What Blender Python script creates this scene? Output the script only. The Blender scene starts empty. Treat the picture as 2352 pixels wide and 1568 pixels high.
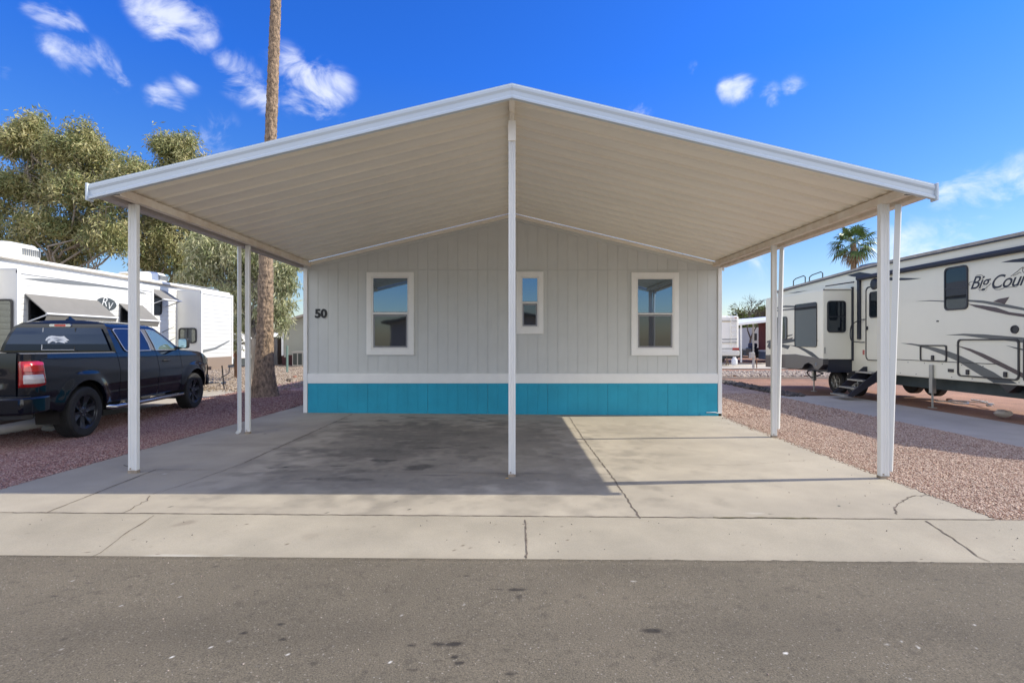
import bpy, bmesh, math, random
import numpy as np
from mathutils import Vector, Matrix
random.seed(7); RNG = np.random.default_rng(11)
S = bpy.context.scene
COL = S.collection
PI = math.pi
H = 1.5; F = 1200.0; CX = 1176.0; CY = 784.0     # survey of the place: eye height and focal scale

def P(px, py, d):            # a surveyed bearing at depth d -> point
    return Vector(((px-CX)/F*d, d, H-(py-CY)/F*d))
def zg(x, y=0):              # lie of the land
    if x < -4.8:
        t = min(1, (-4.8-x)/1.8); return .036*(1-t)
    if x > 8: return -.06
    return -.0075*x

# ------------------------------------------------------------------ materials
MATS = {}
def _n(nt, t, **k):
    n = nt.nodes.new(t)
    for a, b in k.items(): setattr(n, a, b)
    return n
def mat(name, col, rough=.6, metal=0.0, var=0.0, vs=3.0, bump=0.0, bs=40.0, spec=.5, coat=0.0, col2=None, stretch=None, detail=6, emis=None, bd=.01):
    if name in MATS: return MATS[name]
    m = bpy.data.materials.new(name); m.use_nodes = True
    nt = m.node_tree; b = nt.nodes['Principled BSDF']; L = nt.links.new
    b.inputs['Base Color'].default_value = (*col, 1); b.inputs['Roughness'].default_value = rough
    b.inputs['Metallic'].default_value = metal; b.inputs['Specular IOR Level'].default_value = spec
    b.inputs['Coat Weight'].default_value = coat; b.inputs['Coat Roughness'].default_value = .03
    if emis: b.inputs['Emission Color'].default_value = (*emis[0], 1); b.inputs['Emission Strength'].default_value = emis[1]
    tc = _n(nt, 'ShaderNodeTexCoord'); co = tc.outputs['Object']
    if stretch:
        mp = _n(nt, 'ShaderNodeMapping'); mp.inputs['Scale'].default_value = stretch; L(co, mp.inputs[0]); co = mp.outputs[0]
    if var or col2:
        nz = _n(nt, 'ShaderNodeTexNoise'); nz.inputs['Scale'].default_value = vs; nz.inputs['Detail'].default_value = detail
        nz.inputs['Roughness'].default_value = .65
        L(co, nz.inputs['Vector'])
        r = _n(nt, 'ShaderNodeMapRange'); r.inputs[1].default_value = .32; r.inputs[2].default_value = .68
        L(nz.outputs[0], r.inputs[0])
        mx = _n(nt, 'ShaderNodeMix', data_type='RGBA')
        a = col2 if col2 else tuple(min(1, c*(1-var)) for c in col)
        c = col if col2 else tuple(min(1, c*(1+var)) for c in col)
        mx.inputs[6].default_value = (*a, 1); mx.inputs[7].default_value = (*c, 1)
        L(r.outputs[0], mx.inputs[0]); L(mx.outputs[2], b.inputs['Base Color'])
    if bump:
        nb = _n(nt, 'ShaderNodeTexNoise'); nb.inputs['Scale'].default_value = bs; nb.inputs['Detail'].default_value = 5
        L(co, nb.inputs['Vector'])
        bp = _n(nt, 'ShaderNodeBump'); bp.inputs['Strength'].default_value = bump; bp.inputs['Distance'].default_value = bd
        L(nb.outputs[0], bp.inputs['Height']); L(bp.outputs[0], b.inputs['Normal'])
    MATS[name] = m
    return m
def glass_mat(name, col=(.01, .015, .02), refl=.35, rough=.01, tint=(.75, .9, 1), wav=.03):
    if name in MATS: return MATS[name]
    m = bpy.data.materials.new(name); m.use_nodes = True; nt = m.node_tree; L = nt.links.new
    b = nt.nodes['Principled BSDF']; b.inputs['Base Color'].default_value = (*col, 1); b.inputs['Roughness'].default_value = .1
    g = _n(nt, 'ShaderNodeBsdfGlossy'); g.inputs['Color'].default_value = (*tint, 1); g.inputs['Roughness'].default_value = rough
    nz = _n(nt, 'ShaderNodeTexNoise'); nz.inputs['Scale'].default_value = 2.2; nz.inputs['Detail'].default_value = 1
    tc = _n(nt, 'ShaderNodeTexCoord'); L(tc.outputs['Object'], nz.inputs['Vector'])
    bp = _n(nt, 'ShaderNodeBump'); bp.inputs['Strength'].default_value = wav; bp.inputs['Distance'].default_value = .02; b.inputs['Specular IOR Level'].default_value = 0
    L(nz.outputs[0], bp.inputs['Height']); L(bp.outputs[0], g.inputs['Normal'])
    fr = _n(nt, 'ShaderNodeFresnel'); fr.inputs[0].default_value = 1.5
    mr = _n(nt, 'ShaderNodeMapRange'); mr.inputs[1].default_value = .04; mr.inputs[2].default_value = 1; mr.inputs[3].default_value = refl; mr.inputs[4].default_value = 1
    L(fr.outputs[0], mr.inputs[0])
    mx = _n(nt, 'ShaderNodeMixShader'); L(mr.outputs[0], mx.inputs[0]); L(b.outputs[0], mx.inputs[1]); L(g.outputs[0], mx.inputs[2])
    L(mx.outputs[0], nt.nodes['Material Output'].inputs[0])
    MATS[name] = m; return m
def ground_mat(name, col, col2, vs, speck, speck_scale, bump, stain_col=(.05, .04, .035), rough=.85, fine=(.25, 160), grain=0.0):
    """Mottled mineral surface; attribute 'stain' darkens, 'chip' lightens."""
    m = bpy.data.materials.new(name); m.use_nodes = True; nt = m.node_tree; L = nt.links.new
    b = nt.nodes['Principled BSDF']; b.inputs['Roughness'].default_value = rough; b.inputs['Specular IOR Level'].default_value = .25
    co = _n(nt, 'ShaderNodeTexCoord').outputs['Object']
    def noise(sc, det=5, ro=.6):
        n = _n(nt, 'ShaderNodeTexNoise'); n.inputs['Scale'].default_value = sc; n.inputs['Detail'].default_value = det; n.inputs['Roughness'].default_value = ro
        L(co, n.inputs['Vector']); return n.outputs[0]
    def mr(s, a, b_, c, d):
        n = _n(nt, 'ShaderNodeMapRange'); L(s, n.inputs[0])
        for i, v in enumerate((a, b_, c, d)): n.inputs[i+1].default_value = v
        return n.outputs[0]
    def mix(f, a, b_, mode='MIX'):
        n = _n(nt, 'ShaderNodeMix', data_type='RGBA'); n.blend_type = mode
        if isinstance(f, float): n.inputs[0].default_value = f
        else: L(f, n.inputs[0])
        for s, i in ((a, 6), (b_, 7)):
            if isinstance(s, tuple): n.inputs[i].default_value = (*s, 1)
            else: L(s, n.inputs[i])
        return n.outputs[2]
    c = mix(mr(noise(vs, 7, .62), .3, .7, 0, 1), col, col2)
    g = mr(noise(vs*.23, 4), .35, .65, 0.86, 1.1)
    cm = _n(nt, 'ShaderNodeCombineColor'); [L(g, cm.inputs[i]) for i in range(3)]
    c = mix(1.0, c, cm.outputs[0], 'MULTIPLY')
    fn = noise(fine[1], 3, .7); g2 = mr(fn, .3, .7, 1-fine[0], 1+fine[0])
    cm2 = _n(nt, 'ShaderNodeCombineColor'); [L(g2, cm2.inputs[i]) for i in range(3)]
    c = mix(1.0, c, cm2.outputs[0], 'MULTIPLY')
    if speck:
        v = _n(nt, 'ShaderNodeTexVoronoi'); v.inputs['Scale'].default_value = speck_scale; L(co, v.inputs['Vector'])
        sc = _n(nt, 'ShaderNodeSeparateColor'); L(v.outputs['Color'], sc.inputs[0])
        hi = mr(sc.outputs[0], .90, .93, 0, speck); lo = mr(sc.outputs[1], .88, .92, 0, speck)
        dd = mr(v.outputs['Distance'], .28, .4, 1, 0)
        def mul(a, b_):
            n = _n(nt, 'ShaderNodeMath', operation='MULTIPLY'); L(a, n.inputs[0]); L(b_, n.inputs[1]); return n.outputs[0]
        c = mix(mul(hi, dd), c, (.36, .33, .29)); c = mix(mul(lo, dd), c, (.03, .028, .026))
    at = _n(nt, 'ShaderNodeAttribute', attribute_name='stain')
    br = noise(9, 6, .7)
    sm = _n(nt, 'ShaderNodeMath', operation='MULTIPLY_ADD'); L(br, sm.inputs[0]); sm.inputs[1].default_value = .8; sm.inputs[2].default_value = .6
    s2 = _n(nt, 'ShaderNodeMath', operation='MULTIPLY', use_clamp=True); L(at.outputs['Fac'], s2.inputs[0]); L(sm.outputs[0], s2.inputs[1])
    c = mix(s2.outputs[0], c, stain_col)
    ac = _n(nt, 'ShaderNodeAttribute', attribute_name='chip'); c = mix(ac.outputs['Fac'], c, (.75, .73, .7))
    L(c, b.inputs['Base Color'])
    hb = noise(90, 4, .7)
    bp = _n(nt, 'ShaderNodeBump'); bp.inputs['Strength'].default_value = bump; bp.inputs['Distance'].default_value = .006
    L(hb, bp.inputs['Height']); L(bp.outputs[0], b.inputs['Normal'])
    MATS[name] = m; return m
def gravel_mat(name, cols, scale, bump=1.0):
    m = bpy.data.materials.new(name); m.use_nodes = True; nt = m.node_tree; L = nt.links.new
    b = nt.nodes['Principled BSDF']; b.inputs['Roughness'].default_value = .9; b.inputs['Specular IOR Level'].default_value = .2
    co = _n(nt, 'ShaderNodeTexCoord').outputs['Object']
    v = _n(nt, 'ShaderNodeTexVoronoi'); v.inputs['Scale'].default_value = scale; L(co, v.inputs['Vector'])
    sc = _n(nt, 'ShaderNodeSeparateColor'); L(v.outputs['Color'], sc.inputs[0])
    cr = _n(nt, 'ShaderNodeValToRGB'); cr.color_ramp.interpolation = 'LINEAR'
    while len(cr.color_ramp.elements) < len(cols): cr.color_ramp.elements.new(.5)
    for i, (e, c) in enumerate(zip(cr.color_ramp.elements, cols)): e.position = i/(len(cols)-1); e.color = (*c, 1)
    L(sc.outputs[0], cr.inputs[0])
    n = _n(nt, 'ShaderNodeTexNoise'); n.inputs['Scale'].default_value = .9; n.inputs['Detail'].default_value = 5; L(co, n.inputs['Vector'])
    r = _n(nt, 'ShaderNodeMapRange'); L(n.outputs[0], r.inputs[0]); r.inputs[1].default_value = .35; r.inputs[2].default_value = .65; r.inputs[3].default_value = .8; r.inputs[4].default_value = 1.12
    cm = _n(nt, 'ShaderNodeCombineColor'); [L(r.outputs[0], cm.inputs[i]) for i in range(3)]
    mx = _n(nt, 'ShaderNodeMix', data_type='RGBA'); mx.blend_type = 'MULTIPLY'; mx.inputs[0].default_value = 1
    L(cr.outputs[0], mx.inputs[6]); L(cm.outputs[0], mx.inputs[7]); L(mx.outputs[2], b.inputs['Base Color'])
    bp = _n(nt, 'ShaderNodeBump'); bp.invert = True; bp.inputs['Strength'].default_value = bump; bp.inputs['Distance'].default_value = .6/scale
    L(v.outputs['Distance'], bp.inputs['Height']); L(bp.outputs[0], b.inputs['Normal'])
    MATS[name] = m; return m
def stone_mat(name, cols):
    """colour per loose stone, from the 'tone' attribute"""
    m = bpy.data.materials.new(name); m.use_nodes = True; nt = m.node_tree; L = nt.links.new
    b = nt.nodes['Principled BSDF']; b.inputs['Roughness'].default_value = .85; b.inputs['Specular IOR Level'].default_value = .25
    at = _n(nt, 'ShaderNodeAttribute', attribute_name='tone')
    cr = _n(nt, 'ShaderNodeValToRGB')
    while len(cr.color_ramp.elements) < len(cols): cr.color_ramp.elements.new(.5)
    for i, (e, c) in enumerate(zip(cr.color_ramp.elements, cols)): e.position = i/(len(cols)-1); e.color = (*c, 1)
    L(at.outputs['Fac'], cr.inputs[0]); L(cr.outputs[0], b.inputs['Base Color'])
    MATS[name] = m; return m

# ------------------------------------------------------------------ objects
ORG = {}
def tag(o, label=None, cat=None, group=None, kind=None):
    if label: o['label'] = label
    if cat: o['category'] = cat
    if group: o['group'] = group
    if kind: o['kind'] = kind
    return o
def thing(name, label, cat, loc=(0, 0, 0), rz=0.0, group=None, local=False):
    o = bpy.data.objects.new(name, None); COL.objects.link(o); o.location = loc; o.rotation_euler = (0, 0, rz)
    o.empty_display_size = .2
    ORG[o] = Vector((0, 0, 0)) if local else Vector(loc)
    return tag(o, label, cat, group)
class MB:
    def __init__(s): s.v = []; s.f = []; s.m = []
    def add(s, vs, fs, mi=0):
        n = len(s.v); s.v += [tuple(v) for v in vs]; s.f += [tuple(i+n for i in f) for f in fs]; s.m += [mi]*len(fs); return s
    def box(s, x0, x1, y0, y1, z0, z1, mi=0):
        vs = [(x, y, z) for z in (z0, z1) for y in (y0, y1) for x in (x0, x1)]
        return s.add(vs, [(0, 2, 3, 1), (4, 5, 7, 6), (0, 1, 5, 4), (2, 6, 7, 3), (0, 4, 6, 2), (1, 3, 7, 5)], mi)
    def prism(s, poly, off, mi=0):          # poly: 3-D points, off: extrusion vector
        off = Vector(off); n = len(poly); a = [Vector(p) for p in poly]; b = [p+off for p in a]
        fs = [tuple(range(n))[::-1], tuple(range(n, 2*n))] + [(i, (i+1) % n, (i+1) % n+n, i+n) for i in range(n)]
        return s.add(a+b, fs, mi)
    def tube(s, path, r, n=8, mi=0, cap=True):
        path = [Vector(p) for p in path]; k = len(path); rs = r if isinstance(r, (list, tuple)) else [r]*k
        vs = []; up = None
        for i, p in enumerate(path):
            t = (path[min(i+1, k-1)]-path[max(i-1, 0)]).normalized()
            if up is None: up = Vector((0, 0, 1)) if abs(t.z) < .9 else Vector((1, 0, 0))
            a = t.cross(up).normalized(); up = a.cross(t).normalized()
            for j in range(n):
                q = 2*PI*j/n; vs.append(p+(a*math.cos(q)+up*math.sin(q))*rs[i])
        fs = [(i*n+j, i*n+(j+1) % n, (i+1)*n+(j+1) % n, (i+1)*n+j) for i in range(k-1) for j in range(n)]
        if cap: fs += [tuple(range(n))[::-1], tuple(range((k-1)*n, k*n))]
        return s.add(vs, fs, mi)
    def lathe(s, prof, c, axis=(0, 0, 1), n=24, mi=0, c0=True):   # prof: (r, h)
        ax = Vector(axis).normalized(); u = ax.orthogonal().normalized(); w = ax.cross(u); c = Vector(c)
        vs = [c+ax*h+(u*math.cos(2*PI*j/n)+w*math.sin(2*PI*j/n))*r for r, h in prof for j in range(n)]
        k = len(prof)
        fs = [(i*n+j, i*n+(j+1) % n, (i+1)*n+(j+1) % n, (i+1)*n+j) for i in range(k-1) for j in range(n)]
        if prof[0][0] > 1e-4 and c0: fs.append(tuple(range(n))[::-1])
        if prof[-1][0] > 1e-4: fs.append(tuple(range((k-1)*n, k*n)))
        return s.add(vs, fs, mi)
    def grid(s, nu, nv, fn, mi=0):
        vs = [fn(i/(nu-1), j/(nv-1)) for j in range(nv) for i in range(nu)]
        return s.add(vs, [(j*nu+i, j*nu+i+1, (j+1)*nu+i+1, (j+1)*nu+i) for j in range(nv-1) for i in range(nu-1)], mi)
    def build(s, name, m, parent=None, smooth=False, bevel=0.0, recalc=True, solid=0.0, angle=40):
        me = bpy.data.meshes.new(name)
        o = bpy.data.objects.new(name, me); COL.objects.link(o)
        org = Vector((0, 0, 0))
        if parent is not None:
            org = ORG.get(parent, org); o.parent = parent; ORG[o] = org
        me.from_pydata([tuple(Vector(v)-org) for v in s.v], [], s.f)
        for mm in (m if isinstance(m, (list, tuple)) else [m]): me.materials.append(mm)
        me.polygons.foreach_set('material_index', s.m)
        if recalc:
            bm = bmesh.new(); bm.from_mesh(me); bmesh.ops.recalc_face_normals(bm, faces=bm.faces); bm.to_mesh(me); bm.free()
        if smooth:
            me.polygons.foreach_set('use_smooth', [True]*len(me.polygons))
            if angle < 180: me.set_sharp_from_angle(angle=math.radians(angle))
        if solid:
            md = o.modifiers.new('s', 'SOLIDIFY'); md.thickness = solid; md.offset = 0
        if bevel:
            md = o.modifiers.new('b', 'BEVEL'); md.width = bevel; md.segments = 2; md.limit_method = 'ANGLE'; md.angle_limit = math.radians(40)
        me.update()
        return o
def cr(pts, n=6):       # smooth curve through points
    P_ = [Vector(p) for p in pts]; P_ = [P_[0]*2-P_[1]]+P_+[P_[-1]*2-P_[-2]]; out = []
    for i in range(1, len(P_)-2):
        a, b, c, d = P_[i-1:i+3]
        for k in range(n):
            t = k/n; out.append(.5*((2*b)+(c-a)*t+(2*a-5*b+4*c-d)*t*t+(3*b-a-3*c+d)*t**3))
    return out+[P_[-2]]
def rrect(u0, u1, v0, v1, r, n=4):
    out = []
    for cu, cv, a in ((u1-r, v1-r, 0), (u0+r, v1-r, 90), (u0+r, v0+r, 180), (u1-r, v0+r, 270)):
        for i in range(n+1):
            q = math.radians(a+90*i/n); out.append((cu+r*math.cos(q), cv+r*math.sin(q)))
    return out
def ring(mb, outer, inner, off, mi=0):     # frame between two loops with the same count, extruded by off
    off = Vector(off); n = len(outer); o = [Vector(p) for p in outer]; i_ = [Vector(p) for p in inner]
    vs = o+i_+[p+off for p in o]+[p+off for p in i_]
    fs = []
    for k in range(n):
        l = (k+1) % n
        fs += [(k, l, n+l, n+k), (2*n+k, 3*n+k, 3*n+l, 2*n+l), (k, 2*n+k, 2*n+l, l), (n+k, n+l, 3*n+l, 3*n+k)]
    mb.add(vs, fs, mi)
def text_obj(txt, name, size, shear, m, parent, mtx, extrude=.003, offset=0.0, spacing=1.0):
    cu = bpy.data.curves.new(name, 'FONT'); cu.body = txt; cu.size = size; cu.shear = shear; cu.extrude = extrude; cu.offset = offset; cu.space_character = spacing
    cu.align_x = 'LEFT'
    tmp = bpy.data.objects.new('tmp', cu); COL.objects.link(tmp)
    bpy.context.view_layer.update()
    me = bpy.data.meshes.new_from_object(tmp.evaluated_get(bpy.context.evaluated_depsgraph_get()))
    bpy.data.objects.remove(tmp); me.transform(mtx)
    org = ORG.get(parent, Vector((0, 0, 0))); me.transform(Matrix.Translation(-org))
    me.name = name; me.materials.clear(); me.materials.append(m)
    o = bpy.data.objects.new(name, me); COL.objects.link(o); o.parent = parent; ORG[o] = org
    return o
def np_mesh(name, V, Fc, m, parent=None, smooth=False, attrs=None, fattrs=None):
    """V (n,3), Fc (k,c) arrays"""
    me = bpy.data.meshes.new(name); V = np.asarray(V, dtype=np.float32); Fc = np.asarray(Fc, dtype=np.int32)
    org = Vector((0, 0, 0))
    if parent is not None: org = ORG.get(parent, org)
    V = V-np.array(org, dtype=np.float32)
    k, c = Fc.shape
    me.vertices.add(len(V)); me.vertices.foreach_set('co', V.ravel())
    me.loops.add(k*c); me.loops.foreach_set('vertex_index', Fc.ravel())
    me.polygons.add(k); me.polygons.foreach_set('loop_start', np.arange(k, dtype=np.int32)*c)
    me.update(calc_edges=True)
    if smooth: me.polygons.foreach_set('use_smooth', np.ones(k, dtype=bool))
    for nm, a in (attrs or {}).items():
        at = me.attributes.new(nm, 'FLOAT', 'POINT'); at.data.foreach_set('value', np.asarray(a, dtype=np.float32).ravel())
    for nm, a in (fattrs or {}).items():
        at = me.attributes.new(nm, 'FLOAT', 'FACE'); at.data.foreach_set('value', np.asarray(a, dtype=np.float32).ravel())
    me.materials.append(m); me.validate()
    o = bpy.data.objects.new(name, me); COL.objects.link(o)
    if parent is not None: o.parent = parent; ORG[o] = org
    return o
zgv = np.vectorize(zg)
def sheet(name, xs, ys, m, off=0.0, xmap=None, zf=None, attrs=None, parent=None):
    U, Y = np.meshgrid(np.asarray(xs, float), np.asarray(ys, float))
    X = xmap(U, Y) if xmap else U
    lut = zgv(X[0] if not xmap else X.ravel()); Z = (np.tile(lut, (len(ys), 1)) if not xmap else lut.reshape(X.shape))+off
    if zf: Z = Z+zf(X, Y)
    nx, ny = len(xs), len(ys)
    idx = np.arange(nx*ny).reshape(ny, nx)
    Fc = np.stack([idx[:-1, :-1], idx[:-1, 1:], idx[1:, 1:], idx[1:, :-1]], -1).reshape(-1, 4)
    V = np.stack([X, Y, Z], -1).reshape(-1, 3)
    at = {k: f(X, Y) for k, f in (attrs or {}).items()}
    return np_mesh(name, V, Fc, m, parent, attrs=at)
def vnoise(X, Y, sc, seed=0):
    r = np.random.default_rng(seed); T = r.random((64, 64)); x = X*sc; y = Y*sc
    xi = np.floor(x).astype(int); yi = np.floor(y).astype(int); fx = x-xi; fy = y-yi
    fx = fx*fx*(3-2*fx); fy = fy*fy*(3-2*fy)
    g = lambda a, b: T[a % 64, b % 64]
    return (g(xi, yi)*(1-fx)+g(xi+1, yi)*fx)*(1-fy)+(g(xi, yi+1)*(1-fx)+g(xi+1, yi+1)*fx)*fy
def fbm(X, Y, sc, seed=0, o=4):
    t = 0; a = .5; s = 0
    for i in range(o): t = t+a*vnoise(X, Y, sc*2**i, seed+i); s += a; a *= .5
    return t/s
def G(px, py, z=0.0):                    # surveyed ground point
    x = 0
    for _ in range(4): d = (H-z-zg(x))*F/(py-CY); x = (px-CX)/F*d
    return (x, d)
def blobs(lst, z=0.0, edge=.5, seed=3):
    pts = [(G(a, b, z), rx, ry, s) for a, b, rx, ry, s in lst]
    def f(X, Y):
        W = fbm(X, Y, 5, seed)-.5; W2 = fbm(X, Y, 5, seed+9)-.5
        out = np.zeros_like(X)
        for (x, y), rx, ry, s in pts:
            q = np.sqrt(((X-x+W*rx*1.6)/rx)**2+((Y-y+W2*ry*1.6)/ry)**2)
            out = np.maximum(out, s*np.clip((1-q)/edge, 0, 1))
        return out
    return f
SKY_STR = .14; SUN_E = 2.45; EXPO = 1.29; SKY_SAT = 1.15; SKY_HUE = .495; CLOUD = (3.4, 3.5, 3.7); FILL_CLOUD = (6.4, 6.5, 6.5)
SKYRAMP = [(0, (.53, .50, .48)), (.10, (.40, .41, .46)), (.25, (.23, .345, .54)), (.45, (.12, .315, .71)), (.75, (.115, .305, .69))]
# ------------------------------------------------------------------ light, sky, camera
SUN_EL = math.radians(41.5); SUN_AZ = math.atan2(3.4, .30)     # from +Y towards +X
sd = Vector((math.sin(SUN_AZ)*math.cos(SUN_EL), math.cos(SUN_AZ)*math.cos(SUN_EL), math.sin(SUN_EL)))
w = bpy.data.worlds.new('World'); S.world = w; w.use_nodes = True
nt = w.node_tree; L = nt.links.new; bg = nt.nodes['Background']
sky = _n(nt, 'ShaderNodeTexSky', sky_type='NISHITA'); sky.sun_disc = False
sky.sun_elevation = SUN_EL; sky.sun_rotation = SUN_AZ; sky.air_density = 1.0; sky.dust_density = .6; sky.ozone_density = 3.0
hs = _n(nt, 'ShaderNodeHueSaturation'); hs.inputs['Saturation'].default_value = SKY_SAT; hs.inputs['Value'].default_value = 1.0; hs.inputs['Hue'].default_value = SKY_HUE
L(sky.outputs[0], hs.inputs['Color'])
tc = _n(nt, 'ShaderNodeTexCoord')
nz = _n(nt, 'ShaderNodeTexNoise'); nz.inputs['Scale'].default_value = 12; nz.inputs['Detail'].default_value = 10; nz.inputs['Roughness'].default_value = .58; nz.inputs['Distortion'].default_value = .6
mp = _n(nt, 'ShaderNodeMapping'); mp.inputs['Rotation'].default_value = (0, math.radians(28), 0); mp.inputs['Scale'].default_value = (1.0, 1, 1.6)
sz = _n(nt, 'ShaderNodeSeparateXYZ'); L(tc.outputs['Generated'], sz.inputs[0])
rp = _n(nt, 'ShaderNodeValToRGB')
while len(rp.color_ramp.elements) < len(SKYRAMP): rp.color_ramp.elements.new(.5)
for e, (p_, c_) in zip(rp.color_ramp.elements, SKYRAMP): e.position = p_; e.color = (*c_, 1)
L(sz.outputs[2], rp.inputs[0])
tint = _n(nt, 'ShaderNodeMix', data_type='RGBA'); tint.blend_type = 'MULTIPLY'; tint.inputs[0].default_value = 1
L(hs.outputs[0], tint.inputs[6]); L(rp.outputs[0], tint.inputs[7])
# bright cloud added out of view, overhead and behind the viewer, to fill shade
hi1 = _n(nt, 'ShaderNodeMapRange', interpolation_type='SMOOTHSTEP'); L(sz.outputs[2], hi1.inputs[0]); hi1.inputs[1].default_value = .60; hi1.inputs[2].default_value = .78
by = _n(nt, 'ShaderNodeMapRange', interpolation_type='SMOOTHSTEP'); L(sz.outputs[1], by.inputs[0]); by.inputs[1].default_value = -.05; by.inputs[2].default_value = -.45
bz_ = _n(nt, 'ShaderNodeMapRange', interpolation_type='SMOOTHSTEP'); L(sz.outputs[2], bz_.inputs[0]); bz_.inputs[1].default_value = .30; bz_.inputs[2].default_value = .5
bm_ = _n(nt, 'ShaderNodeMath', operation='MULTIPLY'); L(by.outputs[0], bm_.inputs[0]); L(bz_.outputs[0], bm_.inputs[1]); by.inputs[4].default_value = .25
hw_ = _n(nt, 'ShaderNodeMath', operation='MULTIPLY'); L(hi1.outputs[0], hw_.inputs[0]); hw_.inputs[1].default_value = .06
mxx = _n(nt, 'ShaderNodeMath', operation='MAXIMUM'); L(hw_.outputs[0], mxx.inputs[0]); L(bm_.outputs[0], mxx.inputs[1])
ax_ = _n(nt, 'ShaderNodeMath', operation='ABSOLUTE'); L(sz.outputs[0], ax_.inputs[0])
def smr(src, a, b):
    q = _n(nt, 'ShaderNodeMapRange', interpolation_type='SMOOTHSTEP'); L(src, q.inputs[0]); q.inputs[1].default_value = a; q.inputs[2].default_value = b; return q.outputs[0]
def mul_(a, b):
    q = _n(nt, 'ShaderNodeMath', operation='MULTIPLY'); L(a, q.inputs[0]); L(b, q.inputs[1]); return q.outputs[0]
sc_ = mul_(mul_(smr(ax_.outputs[0], .30, .48), smr(sz.outputs[1], -.1, -.3)), smr(sz.outputs[2], .03, .12))  # low side banks, also added; kept clear of the window reflections
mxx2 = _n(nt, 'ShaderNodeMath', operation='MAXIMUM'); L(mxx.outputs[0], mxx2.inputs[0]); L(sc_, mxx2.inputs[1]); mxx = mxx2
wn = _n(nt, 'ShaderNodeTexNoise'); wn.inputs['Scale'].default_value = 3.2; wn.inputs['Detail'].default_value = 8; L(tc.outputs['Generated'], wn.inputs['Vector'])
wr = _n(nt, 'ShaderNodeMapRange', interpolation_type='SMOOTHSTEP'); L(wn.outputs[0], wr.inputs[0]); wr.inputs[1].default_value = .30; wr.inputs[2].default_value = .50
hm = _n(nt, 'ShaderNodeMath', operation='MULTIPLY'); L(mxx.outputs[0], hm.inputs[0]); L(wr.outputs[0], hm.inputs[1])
L(tc.outputs['Generated'], mp.inputs[0]); L(mp.outputs[0], nz.inputs['Vector'])
CL = [(320, 10, 26, .9), (355, 25, 36, 1), (395, 45, 46, 1), (440, 72, 40, 1), (475, 88, 22, .9),
      (130, 108, 24, .9), (165, 122, 32, 1), (205, 142, 36, 1), (245, 165, 28, .95), (275, 182, 16, .8),
      (75, 15, 20, .7), (110, 35, 28, .75), (150, 55, 24, .75), (180, 66, 14, .6),
      (515, 150, 26, .9), (545, 172, 34, 1), (580, 200, 32, .95), (605, 225, 24, .8), (660, 160, 38, .8), (700, 190, 44, .85), (745, 205, 40, .8), (780, 200, 28, .85), (740, 245, 34, .75), (690, 240, 30, .65),
      (375, 222, 26, .75), (405, 238, 18, .6), (425, 195, 22, .5),
      (1672, 207, 20, .9), (1700, 207, 24, 1), (1765, 222, 22, .62), (1822, 200, 20, .55), (1465, 250, 24, .75), (1598, 155, 12, .5), (500, 310, 40, .48),
      (2190, 450, 34, .85), (2235, 440, 42, .95), (2290, 425, 42, .95), (2345, 405, 44, 1), (2400, 400, 50, 1), (2180, 518, 34, .6), (2230, 514, 34, .65), (2080, 580, 60, .6), (2170, 585, 40, .5), (10, 165, 16, .7), (1750, 598, 50, .45)]
acc = None
for px, py, r, s in CL:
    c = Vector(((px-CX)/F, 1, (CY-py)/F)); rr = r*1.12/F/c.length; rr *= 1.0; c.normalize()
    dn = _n(nt, 'ShaderNodeVectorMath', operation='DISTANCE'); L(tc.outputs['Generated'], dn.inputs[0]); dn.inputs[1].default_value = c
    mr_ = _n(nt, 'ShaderNodeMapRange', interpolation_type='SMOOTHSTEP'); L(dn.outputs['Value'], mr_.inputs[0])
    mr_.inputs[1].default_value = rr*2.0; mr_.inputs[2].default_value = 0; mr_.inputs[3].default_value = 0; mr_.inputs[4].default_value = s
    if acc is None: acc = mr_.outputs[0]
    else:
        a = _n(nt, 'ShaderNodeMath', operation='MAXIMUM'); L(acc, a.inputs[0]); L(mr_.outputs[0], a.inputs[1]); acc = a.outputs[0]
nm = _n(nt, 'ShaderNodeMath', operation='MULTIPLY_ADD'); L(nz.outputs[0], nm.inputs[0]); nm.inputs[1].default_value = 5.0; nm.inputs[2].default_value = -2.45
ad = _n(nt, 'ShaderNodeMath', operation='ADD'); L(acc, ad.inputs[0]); L(nm.outputs[0], ad.inputs[1])
cm_ = _n(nt, 'ShaderNodeMapRange', interpolation_type='SMOOTHSTEP'); L(ad.outputs[0], cm_.inputs[0])
cm_.inputs[1].default_value = .15; cm_.inputs[2].default_value = 1.7
gate = _n(nt, 'ShaderNodeMapRange', interpolation_type='SMOOTHSTEP'); L(acc, gate.inputs[0]); gate.inputs[1].default_value = 0.05; gate.inputs[2].default_value = .6
mk = _n(nt, 'ShaderNodeMath', operation='MULTIPLY'); L(cm_.outputs[0], mk.inputs[0]); L(gate.outputs[0], mk.inputs[1])
cm2_ = _n(nt, 'ShaderNodeMath', operation='MULTIPLY'); L(mk.outputs[0], cm2_.inputs[0]); cm2_.inputs[1].default_value = .68
mx = _n(nt, 'ShaderNodeMix', data_type='RGBA'); L(cm2_.outputs[0], mx.inputs[0]); L(tint.outputs[2], mx.inputs[6]); mx.inputs[7].default_value = (*CLOUD, 1)
mx3 = _n(nt, 'ShaderNodeMix', data_type='RGBA'); L(hm.outputs[0], mx3.inputs[0]); L(mx.outputs[2], mx3.inputs[6]); mx3.inputs[7].default_value = (*FILL_CLOUD, 1)
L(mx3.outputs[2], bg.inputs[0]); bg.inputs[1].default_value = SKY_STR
sl = bpy.data.lights.new('sun', 'SUN'); sl.energy = SUN_E; sl.angle = math.radians(.5); sl.color = (1, .935, .77)
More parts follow.
